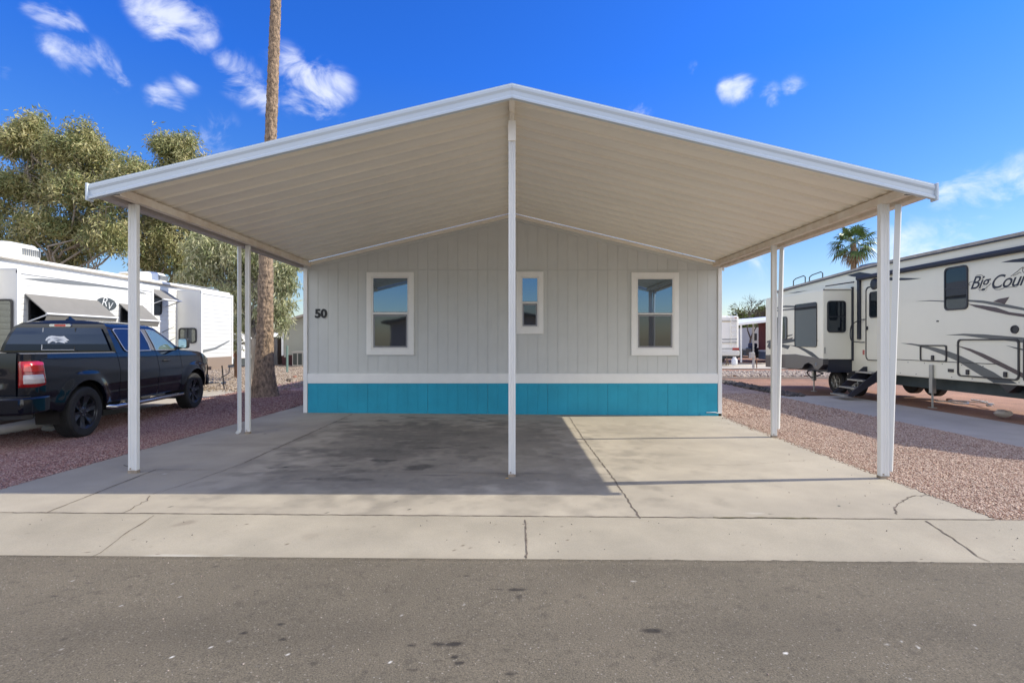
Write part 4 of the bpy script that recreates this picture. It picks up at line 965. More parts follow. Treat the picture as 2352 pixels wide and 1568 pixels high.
for y in (12.6, 13.5): MB().lathe([(.18, -.1), (.34, -.1), (.36, -.07), (.36, .07), (.34, .1), (.18, .1)], (-9.55, y, .36), (1, 0, 0), 24).build('wheel', RUB, tt, smooth=True)

# ------------------------------------------------------------------ cream fifth wheel on the right
CRE = mat('cream_gelcoat', (.74, .705, .57), .28, var=.03, vs=.8, coat=.3); BRN = mat('brown_decal', (.095, .07, .065), .45); GGN = mat('grey_green_decal', (.12, .125, .115), .45); NAV = mat('navy_black_decal', (.015, .018, .03), .4)
DKB = mat('dark_skirt_gelcoat', (.05, .045, .047), .35, coat=.3); FRM = mat('green_grey_frame', (.035, .05, .052), .6, var=.2, vs=4); STL = mat('zinc_steel', (.35, .35, .33), .4, metal=.7)
XR = 9.9; GZ = -.06
fw = thing('fifth_wheel_trailer', 'large cream fifth wheel trailer with dark swoosh graphics and open entry steps', 'fifth wheel trailer', (11, 13, GZ))
def W(cx, cy, x=XR):        # right crop survey
    X = (cx/2.704+1660)*.98; Y = (cy/2.704+500)*.98; d = x*F/(X-CX); return (d, H-(Y-CY)*d/F)
def W4(cx, cy, x=XR):
    X = (cx/3.268+2060)*.98; Y = (cy/3.268+520)*.98; d = x*F/(X-CX); return (d, H-(Y-CY)*d/F)
bp2 = [(19.5, .70), (15.2, .62), (10.0, .64), (9.2, .66), (8.9, 1.75), (7.0, 1.85), (6.7, 2.3), (7.3, 3.2), (8.0, 3.55), (14.5, 3.55), (19.5, 3.32)]
MB().prism([(XR, a, b) for a, b in bp2], (2.45, 0, 0)).build('body', CRE, fw, bevel=.02)
rt = MB().prism([(XR-.03, a, b) for a, b in ((19.6, 3.31), (19.6, 3.40), (14.5, 3.63), (8.0, 3.63), (8.0, 3.53), (14.5, 3.53))], (2.5, 0, 0)); rto = rt.build('roof_edge', ROOFG, fw, bevel=.015)
MB().prism([(XR-.055, a, b) for a, b in ((19.55, 3.30), (19.55, 3.325), (14.5, 3.555), (8.0, 3.555), (8.0, 3.53), (14.5, 3.53))], (.05, 0, 0)).build('gutter_rail', NAV, rto)
aw = MB().tube([(XR-.07, 14.86, 3.285), (XR-.07, 8.0, 3.285)], .062, 12); awo = aw.build('awning_roller', mat('navy_awning_fabric', (.03, .035, .05), .7), fw, smooth=True)
am = MB().box(XR-.07, XR-.0, 14.80, 14.90, 1.56, 3.30); am.build('awning_arm', NAV, awo, bevel=.01)
MB().prism([(XR-.002, a, b) for a, b in (W(880, 392), W(960, 372), W(1070, 388), W(970, 408), W(910, 400))], (-.004, 0, 0)).build('swoosh_decal', NAV, fw)
def dec(pts, m_, x=XR, nm='swoosh_decal', par=None, th=.003):
    return MB().prism([(x-.0015, a, b) for a, b in pts], (-th, 0, 0)).build(nm, m_, par or fw)
dec([W4(*p) for p in ((165, 927), (250, 930), (330, 941), (430, 962), (520, 985), (610, 1018), (700, 1060), (800, 1110), (880, 1150), (950, 1195), (860, 1196), (790, 1180), (700, 1125), (600, 1064), (480, 1012), (380, 974), (280, 946))], GGN)
dec([W4(*p) for p in ((585, 942), (700, 970), (800, 1008), (900, 1055), (1000, 1105), (1111, 1160), (1230, 1210), (1230, 1260), (1111, 1198), (1000, 1140), (900, 1092), (800, 1040), (700, 990))], BRN, th=.0045)
dec([W4(*p) for p in ((800, 1180), (950, 1196), (1020, 1215), (1060, 1238), (880, 1232), (835, 1205))], GRD, th=.002)
dec([W4(*p) for p in ((510, 866), (650, 855), (800, 860), (950, 872), (1111, 885), (1300, 915), (1300, 965), (1111, 925), (950, 905), (800, 890), (650, 870))], GGN, th=.0025)
dec([W4(*p) for p in ((275, 608), (400, 600), (500, 604), (690, 596), (800, 602), (950, 625), (1111, 658), (1300, 700), (1300, 722), (1111, 678), (950, 650), (800, 622), (690, 610), (500, 612), (400, 607))], GGN, th=.002)
dec([W4(*p) for p in ((685, 628), (800, 640), (900, 655), (1000, 690), (1111, 705), (1300, 740), (1300, 765), (1111, 728), (1000, 712), (850, 680), (740, 652))], BRN, th=.0055)
dec([W4(*p) for p in ((877, 610), (920, 590), (1000, 575), (965, 628), (940, 622))], BRN, th=.0065)
dec([W4(*p) for p in ((935, 310), (1020, 290), (1111, 276), (1250, 262), (1250, 312), (1111, 308))], NAV)
dec([W4(*p) for p in ((70, 425), (155, 428), (230, 430), (325, 432), (230, 444), (155, 448), (70, 448))], NAV, th=.0075)
dec([W4(*p) for p in ((975, 945), (1040, 958), (1111, 972), (1250, 1000), (1250, 1022), (1111, 985), (1040, 968))], GGN, th=.004)
# lettering, reads left to right from the road side: local +x = -y
TX = Matrix.Rotation(-PI/2, 4, 'Z')@Matrix.Rotation(PI/2, 4, 'X')
yb, zb_ = W4(695, 492)
for t_, yy, sz, zz in (('Big', yb-.0, .38, 2.625), ('Country', yb-.47, .38, 2.59)):
    text_obj(t_, 'lettering', sz, .45, NAV, fw, Matrix.Translation((XR-.003, yy, zz))@TX, extrude=.002, offset=.002, spacing=.92)
# script flourishes
fl = MB()
for pts in ([(700, 487), (690, 478), (700, 462), (730, 455), (760, 462)], [(745, 412), (780, 406), (800, 418), (790, 440)], [(760, 515), (785, 522), (815, 510), (860, 470)], [(870, 500), (900, 518), (945, 512), (975, 490)], [(960, 502), (1000, 500), (1060, 495)]):
    fl.tube(cr([(XR-.004,)+W4(*p) for p in pts]), .0045, 5)
fl.build('lettering_flourish', NAV, fw)
mt = MB()
for pts in ([(1010, 418), (1040, 395), (1062, 380), (1080, 362), (1105, 345), (1125, 362), (1160, 375), (1200, 400), (1260, 420)], [(1030, 412), (1060, 400), (1080, 385), (1090, 392)], [(1105, 350), (1100, 375), (1112, 390)]):
    mt.tube([(XR-.004,)+W4(*p) for p in pts], .005, 5)
mt.build('mountain_emblem', GRD, fw)
def xwin(y0, y1, z0, z1, r=.09, x=XR, par=None, split='h', gm_=None): return rwindow(par or fw, 'x', x, y0, y1, z0, z1, r, -1, gm_, split)
xwin(11.33, 11.95, 2.20, 3.17, .1)
# compartments
def comp(y0, y1, z0, z1, handles, r=.05):
    o_ = rrect(y0, y1, z0, z1, r); i_ = rrect(y0+.03, y1-.03, z0+.03, z1-.03, r-.01)
    f = MB(); ring(f, [(XR-.001, a, b) for a, b in o_], [(XR-.001, a, b) for a, b in i_], (-.022, 0, 0)); c_ = f.build('storage_hatch', FRB, fw)
    for y, z in handles:
        MB().box(XR-.03, XR-.002, y-.038, y+.038, z-.055, z+.055).build('hatch_latch', FRB, c_, bevel=.01)
a = W4(318, 907); b = W4(523, 1078); comp(b[0], a[0], 1.03, 1.42, [(W4(415, 1045)[0], 1.12)])
a = W4(605, 895); b = W4(1080, 1205); comp(b[0], a[0], W4(605, 1180)[1], W4(605, 893)[1]-.01, [(W4(683, 1150)[0], W4(683, 1150)[1]), (W4(973, 1168)[0], W4(973, 1168)[1])], .08)
comp(9.45, b[0]-.08, W4(605, 1180)[1], W4(605, 893)[1]-.01, [])
ln = MB().box(XR-.008, XR+.001, 10.6, 14.2, 1.03, 1.045); ln.build('belt_moulding', FRB, fw)
for k in range(16): MB().lathe([(.012, 0), (.008, .006)], (XR, 10.2+k*.26, .98 if k % 2 else .70), (-1, 0, 0), 6).build('rivet', FRB, fw)
yy, zz = W4(1042, 823); MB().lathe([(.085, 0), (.08, .02), (.06, .02), (.055, .008), (0, .008)], (XR, yy, zz), (-1, 0, 0), 20).build('speaker_port', FRB, fw)
yy, zz = W4(450, 760); MB().box(XR-.01, XR, yy-.03, yy+.03, zz-.015, zz+.015).build('key_port', FRB, fw)
yy, zz = W4(553, 1137); MB().box(XR-.02, XR, yy-.07, yy+.07, zz-.035, zz+.035).build('socket_box', FRB, fw)
# door
D0, D1 = 13.87, 14.60
ds = MB(); ring(ds, [(XR-.001, a, b) for a, b in rrect(D0, D1, .98, 3.02, .12)], [(XR-.001, a, b) for a, b in rrect(D0+.035, D1-.035, 1.0, 2.98, .1)], (-.024, 0, 0)); dro = ds.build('door', FRB, fw)
MB().prism([(XR-.001, a, b) for a, b in rrect(D0+.035, D1-.035, 1.0, 2.98, .1)], (-.014, 0, 0)).build('door_panel', CRE, dro)
rwindow(fw, 'x', XR-.016, D0+.17, D1-.17, 2.15, 2.86, .08, -1)
MB().box(XR-.05, XR-.012, D1-.10, D1-.05, 1.82, 1.92).build('door_latch', FRB, dro)
gr_ = MB().tube(cr([(XR-.01, D1+.05, 2.12), (XR-.10, D1+.12, 2.10), (XR-.22, D1+.30, 1.95), (XR-.22, D1+.32, 1.55), (XR-.12, D1+.12, 1.48), (XR-.01, D1+.05, 1.48)]), .014, 8); gr_.build('grab_handle', FRB, fw, smooth=True)
MB().lathe([(.16, 0), (.15, .04), (.1, .06), (0, .06)], (XR, W(1058, 448)[0], W(1058, 448)[1]), (-1, 0, 0), 16).build('porch_light', FRB, fw)
MB().box(XR-.004, XR, W(985, 880)[0]-.04, W(985, 880)[0]+.04, W(985, 895)[1], W(985, 865)[1]).build('warning_sticker', mat('red_sticker', (.45, .12, .10), .5), fw)
# steps
sp = MB()
stp = [(XR-.20, .70), (XR-.43, .49), (XR-.66, .29), (XR-.90, .10)]
so_ = MB()
for x, z in stp: so_.box(x-.14, x+.12, 13.90, 14.55, z+GZ-.0, z+GZ+.035)
steps = so_.build('entry_steps', STL, fw)
for y in (13.88, 14.55):
    MB().prism([(XR+.0, y, .80), (XR-.10, y, .80), (XR-.98, y, .06), (XR-.86, y, .02), (XR+.0, y, .55)], (0, .02, 0)).build('step_frame', NAV, steps)
# rear slideout
XSL = 9.03; Y0, Y1 = 15.16, 18.6
sl_ = MB().box(XSL, XR+.2, Y0, Y1, .98, 3.0).build('slideout', CRE, fw, bevel=.015)
MB().box(XSL+.03, XR+.1, Y0-.02, Y1, 3.0, 3.03).build('slide_topper', CRE, sl_)
sk2 = MB(); 
arch = [(Y0, 1.02), (Y0, .80), (Y0+.15, .62)]+[(Y0+.75+.42*math.cos(q), .52+.28*math.sin(q)) for q in (0.3, .7, 1.1, PI/2, 2.04, 2.44, 2.84)][::1]
lowp = [(Y0, 1.0), (Y0+.0, .82), (Y0+.25, .66), (Y0+.42, .68), (Y0+.55, .80), (Y0+.75, .85), (Y0+.95, .80), (Y0+1.1, .66), (Y0+1.3, .64), (Y1, .60), (Y1, 1.02), (Y0+1.5, 1.10), (Y0+.8, 1.05)]
sk2.prism([(XSL-.004, a, b) for a, b in lowp], (.16, 0, 0)); sk2o = sk2.build('lower_cladding', DKB, sl_, bevel=.006)
MB().lathe([(.055, 0), (.05, .008), (.035, .008), (.03, .003), (0, .003)], (XSL-.004, Y0+.35, .83), (-1, 0, 0), 16).build('round_emblem', GR, sk2o)
MB().box(XSL+.16, XR+.0, Y0+.05, Y1, .60, .98).build('slide_underside', NAV, sl_)
w1 = rwindow(fw, 'x', XSL, W(690, 600, XSL)[0], W(550, 600, XSL)[0], 1.33, 2.67, .08, -1, fw=.012)
w2 = rwindow(fw, 'x', XSL, W(502, 600, XSL)[0], W(405, 600, XSL)[0], 1.55, 2.32, .1, -1)
w3 = rwindow(fw, 'y', Y0, XSL+.11, XR-.22, 1.76, 2.68, .09, -1, None, 'h', fw=.03)
se = MB().box(XR-.055, XR+.0, Y0-.03, Y0+.02, .95, 3.08); se.box(XSL-.0, XR, Y0-.015, Y0+.0, 2.985, 3.02); se.build('slide_seal', NAV, sl_)
MB().box(XSL+.04, XSL+.055, Y0-.01, Y0, 1.15, 1.33).build('slide_clip', FRB, sl_)
tp = MB().tube([(XSL+.05, Y0-.03, 3.10), (XR-.0, Y0-.03, 3.22)], .02, 6); tp.build('slide_awning', NAV, sl_)
for m_, pts in ((GGN, ((400, 612), (440, 594), (490, 583), (552, 585), (552, 597), (480, 596), (430, 606))), (GRD, ((405, 625), (440, 612), (552, 600), (552, 610), (470, 616))),
               (GGN, ((372, 808), (400, 800), (470, 778), (538, 765), (530, 774), (470, 790), (410, 812), (372, 822))), (BRN, ((380, 850), (420, 822), (480, 800), (540, 784), (530, 797), (470, 812), (420, 842), (390, 860))),
               (GRD, ((372, 846), (385, 815), (440, 800), (550, 795), (550, 812), (460, 828), (400, 850))), (GRD, ((505, 832), (560, 838), (610, 855), (660, 880), (705, 918), (660, 908), (620, 880), (570, 850)))):
    dec([W(*p, XSL) for p in pts], m_, XSL, 'swoosh_decal', sl_, th=.002+.001*random.random())
dec([W(*p, XSL) for p in ((470, 828), (520, 838), (505, 860), (460, 845))], GRD, XSL, 'swoosh_decal', sl_)
dec([W(*p, XSL) for p in ((655, 803), (705, 806), (655, 812))], GRD, XSL, 'swoosh_decal', sl_)
dec([W(*p) for p in ((500, 508), (560, 497), (632, 488), (560, 503))], GRD)
# underside, wheels, jacks
MB().box(XR+.25, XR+.40, 8.2, 15.2, .36, .64).build('chassis_frame', FRM, fw)
MB().box(XR+1.9, XR+2.05, 8.2, 19, .36, .64).build('chassis_frame', FRM, fw)
MB().box(XR+.05, XR+.5, 14.0, 17.4, .62, 1.0).build('wheel_housing', NAV, fw)
for y in (9.55, 10.45):
    MB().prism([(XR+.02, y-.2, .64), (XR+.02, y+.2, .64), (XR+.02, y, .47)], (.25, 0, 0)).build('step_bracket', FRB, fw)
def rvwheel(x, y, s_, rim=True):
    o = MB().lathe([(.20, -.10), (.33, -.11), (.36, -.08), (.36, .08), (.33, .11), (.21, .10), (.20, .06), (.20, -.08)], (x, y, .36+GZ), (s_, 0, 0), 36).build('wheel', RUB, fw, smooth=True, angle=35)
    r = MB().lathe([(.205, .08), (.215, .10), (.205, .105), (.19, .08), (.17, .02), (0, .02)], (x, y, .36+GZ), (s_, 0, 0), 30, c0=False)
    for k in range(6):
        a = 2*PI*k/6
        r.tube([(x+s_*.075, y+.05*math.cos(a), .36+GZ+.05*math.sin(a)), (x+s_*.085, y+.19*math.cos(a), .36+GZ+.19*math.sin(a))], [.026, .034], 6)
    r.lathe([(.06, .02), (.06, .10), (0, .11)], (x, y, .36+GZ), (s_, 0, 0), 12); r.build('rim', STL, o)
for y in (15.75, 14.93): rvwheel(XR-.05, y, -1); rvwheel(XR+2.2, y, 1)
def jack(x, y):
    o = MB().box(x-.05, x+.05, y-.05, y+.05, .28, .95).build('landing_jack', STL, fw, bevel=.008)
    MB().tube([(x, y, .30), (x, y, GZ+.02)], .022, 8).lathe([(.09, 0), (.09, .015), (0, .02)], (x, y, GZ), (0, 0, 1), 12).build('jack_foot', STL, o)
jack(XR-.0, 12.3); jack(9.45, 16.35); jack(XR+.3, 9.7)
cp_ = MB().tube(cr([(XR-.6, 15.6, .55), (XR-.75, 15.9, .62), (XR-.75, 16.2, .55), (XR-.6, 16.3, .42), (XR-.7, 16.0, .40), (XR-.6, 15.6, .55)]), .02, 6); cp_.build('drain_hose', FRB, fw)
MB().box(XR-.01, XR+.03, W(980, 962)[0]-.05, W(980, 962)[0]+.05, .66, .74).build('marker_light', mat('orange_marker', (.8, .16, .04), .3), fw)
roofac(fw, XR+.8, 15.2, 3.53, NAV, .75, 1.05, .24, False)
ld = MB()
for y in (18.6, 17.6): ld.tube([(XR+.12, y, 3.36), (XR+.12, y, 3.66), (XR+.14, y-.12, 3.72), (XR+.14, y-.62, 3.76), (XR+.12, y-.75, 3.70), (XR+.12, y-.75, 3.40)], .018, 6)
ld.build('ladder_rail', FRM, fw)
# ------------------------------------------------------------------ trees
def leafset(C, n, ln, wd, spread, droop, rng):
    """C (k,3) cluster centres -> quads of pointed leaves"""
    k = len(C); N = k*n
    p = np.repeat(C, n, 0)+rng.normal(0, 1, (N, 3))*np.array(spread)
    d = rng.normal(0, 1, (N, 3)); d[:, 2] -= droop; d /= np.linalg.norm(d, axis=1)[:, None]
    s = rng.normal(0, 1, (N, 3)); s -= (s*d).sum(1)[:, None]*d; s /= np.linalg.norm(s, axis=1)[:, None]
    l = ln*rng.uniform(.6, 1.3, (N, 1)); w_ = wd*rng.uniform(.7, 1.3, (N, 1))
    V = np.stack([p, p+d*l*.45+s*w_, p+d*l, p+d*l*.45-s*w_], 1).reshape(-1, 3)
    return V, np.arange(4*N).reshape(-1, 4), np.repeat(rng.random(k), n*0+n).reshape(-1)
def leaf_mat(name, cols):
    m = bpy.data.materials.new(name); m.use_nodes = True; nt = m.node_tree; L = nt.links.new
    b = nt.nodes['Principled BSDF']; b.inputs['Roughness'].default_value = .55; b.inputs['Specular IOR Level'].default_value = .4
    at = _n(nt, 'ShaderNodeAttribute', attribute_name='tone'); cr = _n(nt, 'ShaderNodeValToRGB')
    while len(cr.color_ramp.elements) < len(cols): cr.color_ramp.elements.new(.5)
    for i, (e, c) in enumerate(zip(cr.color_ramp.elements, cols)): e.position = i/(len(cols)-1); e.color = (*c, 1)
    L(at.outputs['Fac'], cr.inputs[0]); L(cr.outputs[0], b.inputs['Base Color'])
    tr = _n(nt, 'ShaderNodeBsdfTranslucent'); L(cr.outputs[0], tr.inputs[0])
    mx = _n(nt, 'ShaderNodeMixShader'); mx.inputs[0].default_value = .3; L(b.outputs[0], mx.inputs[1]); L(tr.outputs[0], mx.inputs[2]); L(mx.outputs[0], nt.nodes['Material Output'].inputs[0])
    MATS[name] = m; return m
LF1 = leaf_mat('olive_leaves', [(.20, .23, .09), (.46, .42, .19), (.16, .21, .08), (.58, .51, .27), (.25, .30, .12)])
LF2 = leaf_mat('grey_green_leaves', [(.24, .27, .11), (.58, .56, .33), (.20, .24, .10), (.68, .64, .42), (.36, .38, .20)])
LF3 = leaf_mat('bright_shrub_leaves', [(.10, .13, .035), (.16, .18, .05), (.07, .09, .03)])
BRK = mat('pale_bark', (.30, .26, .21), .85, var=.3, vs=5, bump=.6, bs=30, stretch=(1, 1, .25)); BRK2 = mat('dark_bark', (.10, .08, .065), .9, var=.3, vs=8)
def limb(mb, a, b, r0, r1, n=8, wob=.12, rng=random):
    a = Vector(a); b = Vector(b); pts = []
    for i in range(n+1):
        t = i/n; p = a.lerp(b, t)+Vector((rng.gauss(0, 1), rng.gauss(0, 1), rng.gauss(0, .5)))*wob*math.sin(PI*t)*(b-a).length*.25; pts.append(p)
    mb.tube(pts, [r0+(r1-r0)*i/n for i in range(n+1)], 7); return pts
def tree(name, label, cat, base, d, blobl, lf, nleaf, ln, wd, droop, dens=1.0, seed=0, depthr=.8, group=None, spread=.16, bark=None, trunk_r=.22):
    rng = np.random.default_rng(seed); rd = random.Random(seed)
    root = thing(name, label, cat, base, 0, group)
    C = []; tm = MB(); bs = Vector(base); lims = []
    cen = sum(((P(px, py, d+dd)) for px, py, r, dd in blobl), Vector())/len(blobl)
    fork = Vector((bs.x*.6+cen.x*.4, bs.y*.6+cen.y*.4, max(1.6, bs.z+(cen.z-bs.z)*.35)))
    tp_ = limb(tm, bs-Vector((0, 0, .1)), fork, trunk_r, trunk_r*.75, 6, .05, rd)
    for px, py, r, dd in blobl:
        c = P(px, py, d+dd); R = r*d/F
        k = int(dens*R*R*26)+4
        u = rng.normal(0, 1, (k, 3)); u /= np.linalg.norm(u, axis=1)[:, None]
        rr = R*(rng.random(k)**.42)[:, None]
        q = np.array(c)+u*rr*np.array([1, depthr, .85]); C.append(q)
        mid = c-Vector((0, 0, R*.35)); pts = limb(tm, fork if rd.random() < .6 or not lims else rd.choice(lims), mid, .055, .02, 8, .3, rd); lims.append(pts[4])
        for j in range(4):
            e = Vector(q[rd.randrange(k)]); limb(tm, pts[rd.choice((4, 5, 6, 7, 8))], e, .03, .008, 5, .3, rd)
    C = np.concatenate(C)
    V, Fc, tone = leafset(C, nleaf, ln, wd, (spread, spread, spread*1.1), droop, rng)
    tone = np.clip(tone*.8+rng.random(len(tone))*.3-.05, 0, 1)
    np_mesh('crown', V, Fc, lf, root, fattrs={'tone': tone})
    tm.build('trunk', bark or BRK, root, smooth=True, recalc=False)
    return root
A = [(20, 330, 40, 0), (60, 320, 52, 0), (75, 285, 34, 0), (110, 350, 55, 1), (150, 350, 50, 0), (185, 310, 34, 0), (205, 345, 45, 0), (235, 385, 50, 1), (290, 385, 40, 0), (320, 420, 45, 0), (20, 430, 60, 0), (90, 430, 65, 1), (165, 430, 65, 0), (240, 450, 62, 0),
     (-40, 430, 60, 1), (10, 520, 55, 0), (110, 520, 60, 0), (190, 530, 65, 1), (-30, 590, 50, 0), (60, 580, 45, 0), (150, 590, 50, 1), (260, 540, 60, 0)]
tree('eucalyptus_tree', 'tallest olive leaved eucalyptus behind the white trailer, at the left edge', 'tree', (P(140, 800, 23).x, 23, 0), 23, A, LF1, 78, .22, .024, .9, 1.5, 21, spread=.16, group='eucalyptus trees behind the white trailer')
B = [(385, 335, 34, 0), (425, 330, 30, 0), (405, 360, 40, 0), (370, 400, 45, 0), (440, 380, 42, 0), (330, 430, 45, 1), (400, 450, 60, 0), (330, 520, 60, 1), (400, 540, 60, 0), (340, 600, 45, 0), (450, 460, 50, 0), (470, 530, 55, 1), (420, 610, 50, 0)]
tree('eucalyptus_tree', 'eucalyptus with a lone tuft showing just above the left slope of the carport roof', 'tree', (P(390, 800, 25).x, 25, 0), 25, B, LF1, 78, .22, .024, .9, 1.5, 22, spread=.16, group='eucalyptus trees behind the white trailer')
Cc = [(520, 560, 55, 0), (570, 590, 55, 0), (480, 600, 50, 0), (520, 650, 45, 0), (560, 690, 40, 0), (590, 640, 50, 1), (640, 640, 42, 0), (665, 610, 30, 0), (660, 660, 30, 0), (655, 700, 26, 0), (625, 715, 30, 0), (545, 740, 30, 0), (600, 730, 26, 1), (650, 735, 20, 0), (610, 570, 50, 0), (560, 530, 50, 1), (470, 560, 45, 0), (535, 790, 12, 0), (445, 640, 34, 0)]
tree('eucalyptus_tree', 'drooping grey green eucalyptus directly behind the palm trunk', 'tree', (P(592, 800, 21).x, 21, 0), 21, Cc, LF2, 74, .23, .023, 1.6, 1.3, 23, spread=.145, group='eucalyptus trees behind the white trailer')
# palm
PB = mat('palm_bark', (.42, .295, .195), .9, col2=(.07, .05, .036), vs=7, bump=1.0, bs=9, bd=.05, stretch=(2.4, 2.4, 1.1), detail=8)
def frond_fan(mb, o, dirv, pet, blade, rd, seg=15, droop=.35):
    o = Vector(o); dirv = Vector(dirv).normalized(); e = o+dirv*pet+Vector((0, 0, -.1*pet))
    side_ = dirv.cross(Vector((0, 0, 1)));
    if side_.length < .1: side_ = Vector((1, 0, 0))
    side_.normalize(); up = side_.cross(dirv).normalized()
    w = .012*pet/.8+.006
    mb.add([o+side_*w, o-side_*w, e-side_*w*.6, e+side_*w*.6], [(0, 1, 2, 3)])
    tw = rd.uniform(-.5, .5); side2 = side_*math.cos(tw)+up*math.sin(tw)
    for k in range(seg):
        a = math.radians(-108+216*k/(seg-1)); L_ = blade*(1-.28*abs(a/1.9)**2)*rd.uniform(.88, 1.05)
        dv = dirv*math.cos(a)+side2*math.sin(a); nrm = dv.cross(up).normalized()
        m_ = e+dv*L_*.62+up*.04*abs(math.sin(a)); t_ = e+dv*L_+Vector((0, 0, -droop*L_*rd.uniform(.5, 1.2)))
        hw = blade*.062
        mb.add([e, m_+nrm*hw, t_, m_-nrm*hw], [(0, 1, 2, 3)])
PG_ = mat('palm_green', (.09, .15, .035), .45, var=.35, vs=3); PD = mat('dead_frond_straw', (.30, .21, .12), .8, var=.3, vs=3)
def crown(root, top, scale, seed, n=42, nd=14):
    rd = random.Random(seed); g_ = MB(); d_ = MB()
    for i in range(n):
        az = i*2.39996+rd.uniform(-.3, .3); el = math.radians(78-118*((i+.5)/n)**.85)
        frond_fan(g_, top, (math.cos(az)*math.cos(el), math.sin(az)*math.cos(el), math.sin(el)), scale*rd.uniform(.75, 1.05), scale*rd.uniform(.75, .95), rd)
    for i in range(nd):
        az = rd.uniform(0, 2*PI); el = math.radians(rd.uniform(-85, -45))
        frond_fan(d_, Vector(top)-Vector((0, 0, .2)), (math.cos(az)*math.cos(el), math.sin(az)*math.cos(el), math.sin(el)), scale*.75, scale*.6, rd, 10, .5)
    g_.build('crown', PG_, root, recalc=False); d_.build('dead_fronds', PD, root, recalc=False)
pr = thing('palm_tree', 'tall bare palm trunk with a flared foot beside the left side of the carport', 'palm tree', (P(607, 910, 14.3).x, 14.3, 0))
D = 14.3; ctr = [(0, 607.5, 68), (.12, 607.5, 60), (.35, 607, 52), (.7, 607, 44), (1.2, 608, 38.5), (1.8, 609, 35), (2.6, 610, 33), (3.7, 611, 29.5), (5, 614, 27.5), (6.5, 620, 25.5), (8.5, 626.5, 24), (10.8, 633.5, 22.5), (14.5, 645, 21)]
zz = np.arange(-.06, 14.5, .035); rp = random.Random(4); mbp = MB(); N = 40
cx = np.interp(zz, [c[0] for c in ctr], [(c[1]-CX)/F*D for c in ctr]); rad = np.interp(zz, [c[0] for c in ctr], [c[2]/2/F*D for c in ctr])
ang = np.linspace(0, 2*PI, N, endpoint=False); T, Z = np.meshgrid(ang, zz)
cr_ = fbm(T*3.2+50, Z*9+50, 1.1, 31, 4)-.5; cr2 = vnoise(T*9+20, Z*16+40, 1.0, 77)-.5
rings = ((Z*7.5+.5*vnoise(T*1.0+9, Z*1.2+30, 1.5, 8)) % 1)
up_ = np.clip((Z-.9)/.8, .15, 1)
R = rad[:, None]*(1+.16*cr_*up_+.14*cr2*up_+.08*(rings-.5)*np.clip((Z-.8)/1, 0, 1))
V = np.stack([cx[:, None]+R*np.cos(T), D+R*np.sin(T), Z], -1).reshape(-1, 3)
idx = np.arange(len(zz)*N).reshape(len(zz), N); nx_ = np.roll(idx, -1, 1)
Fc = np.stack([idx[:-1], nx_[:-1], nx_[1:], idx[1:]], -1).reshape(-1, 4)
np_mesh('trunk', V, Fc, PB, pr, smooth=False)
crown(pr, (float(cx[-1]), D, 14.4), 1.15, 3)
pd = 46.0; top = P(1960, 560, pd)
p2 = thing('palm_tree', 'bushy fan palm rising behind the fifth wheel trailer', 'palm tree', (top.x, pd, 0))
tb = MB().tube([(top.x, pd, -.1), (top.x+.05, pd, 4), (top.x, pd, top.z)], [.32, .26, .22], 14); tb.build('trunk', PB, p2, smooth=True)
crown(p2, top, 1.28, 12, 30, 12)
# right far trees
def blob_tree(label, px, base_d, blobl, lf, seed, **k):
    return tree(k.pop('nm', 'shrub'), label, k.pop('cat', 'shrub'), (P(px, 800, base_d).x, base_d, 0), base_d, blobl, lf, 90, .26, .07, .1, 2.2, seed, spread=.4, trunk_r=.12, **k)
blob_tree('rounded green tree beside the rear of the fifth wheel trailer', 1748, 62, [(1733, 738, 14, 0), (1752, 730, 18, 0), (1775, 735, 25, 0), (1738, 760, 20, 0), (1770, 765, 25, 0), (1718, 750, 12, 0)], LF3, 41, nm='green_tree', cat='tree')
blob_tree('yellow green bush just right of the motorhome roof', 1705, 58, [(1700, 733, 12, 0), (1707, 750, 15, 0), (1698, 768, 16, 0), (1714, 772, 15, 0)], LF3, 42)
for i, (px, r) in enumerate(((1500, 40), (1850, 40), (2000, 45), (2150, 50), (700, 30), (300, 60))):
    pass
hg = [(1500+i*14, 778+(i%3)*3, 10, (i%4)) for i in range(20)]
blob_tree('low yellow green hedge far behind the motorhome and carport', 1640, 74, hg, LF3, 44, nm='hedge', cat='hedge')
bt = thing('bare_tree', 'leafless tree with spreading twigs behind the far carport', 'tree', (P(1722, 800, 52).x, 52, 0)); tm = MB(); rd = random.Random(9)
def rec(mb, a, dv, ln_, r, dep):
    b = a+dv*ln_; mb.tube([a, a.lerp(b, .5)+Vector((rd.gauss(0, .05), rd.gauss(0, .05), 0))*ln_, b], [r, r*.8, r*.6], 5, cap=False)
    if dep == 0: return
    for i in range(3 if dep > 2 else 4):
        nd = (dv+Vector((rd.gauss(0, .5), rd.gauss(0, .4), rd.uniform(-.1, .35)))).normalized(); rec(mb, b, nd, ln_*rd.uniform(.6, .85), r*.58, dep-1)
rec(tm, Vector((P(1722, 800, 52).x, 52, -.1)), Vector((.05, 0, 1)), 1.9, .14, 5)
tm.build('trunk', BRK2, bt, recalc=False)

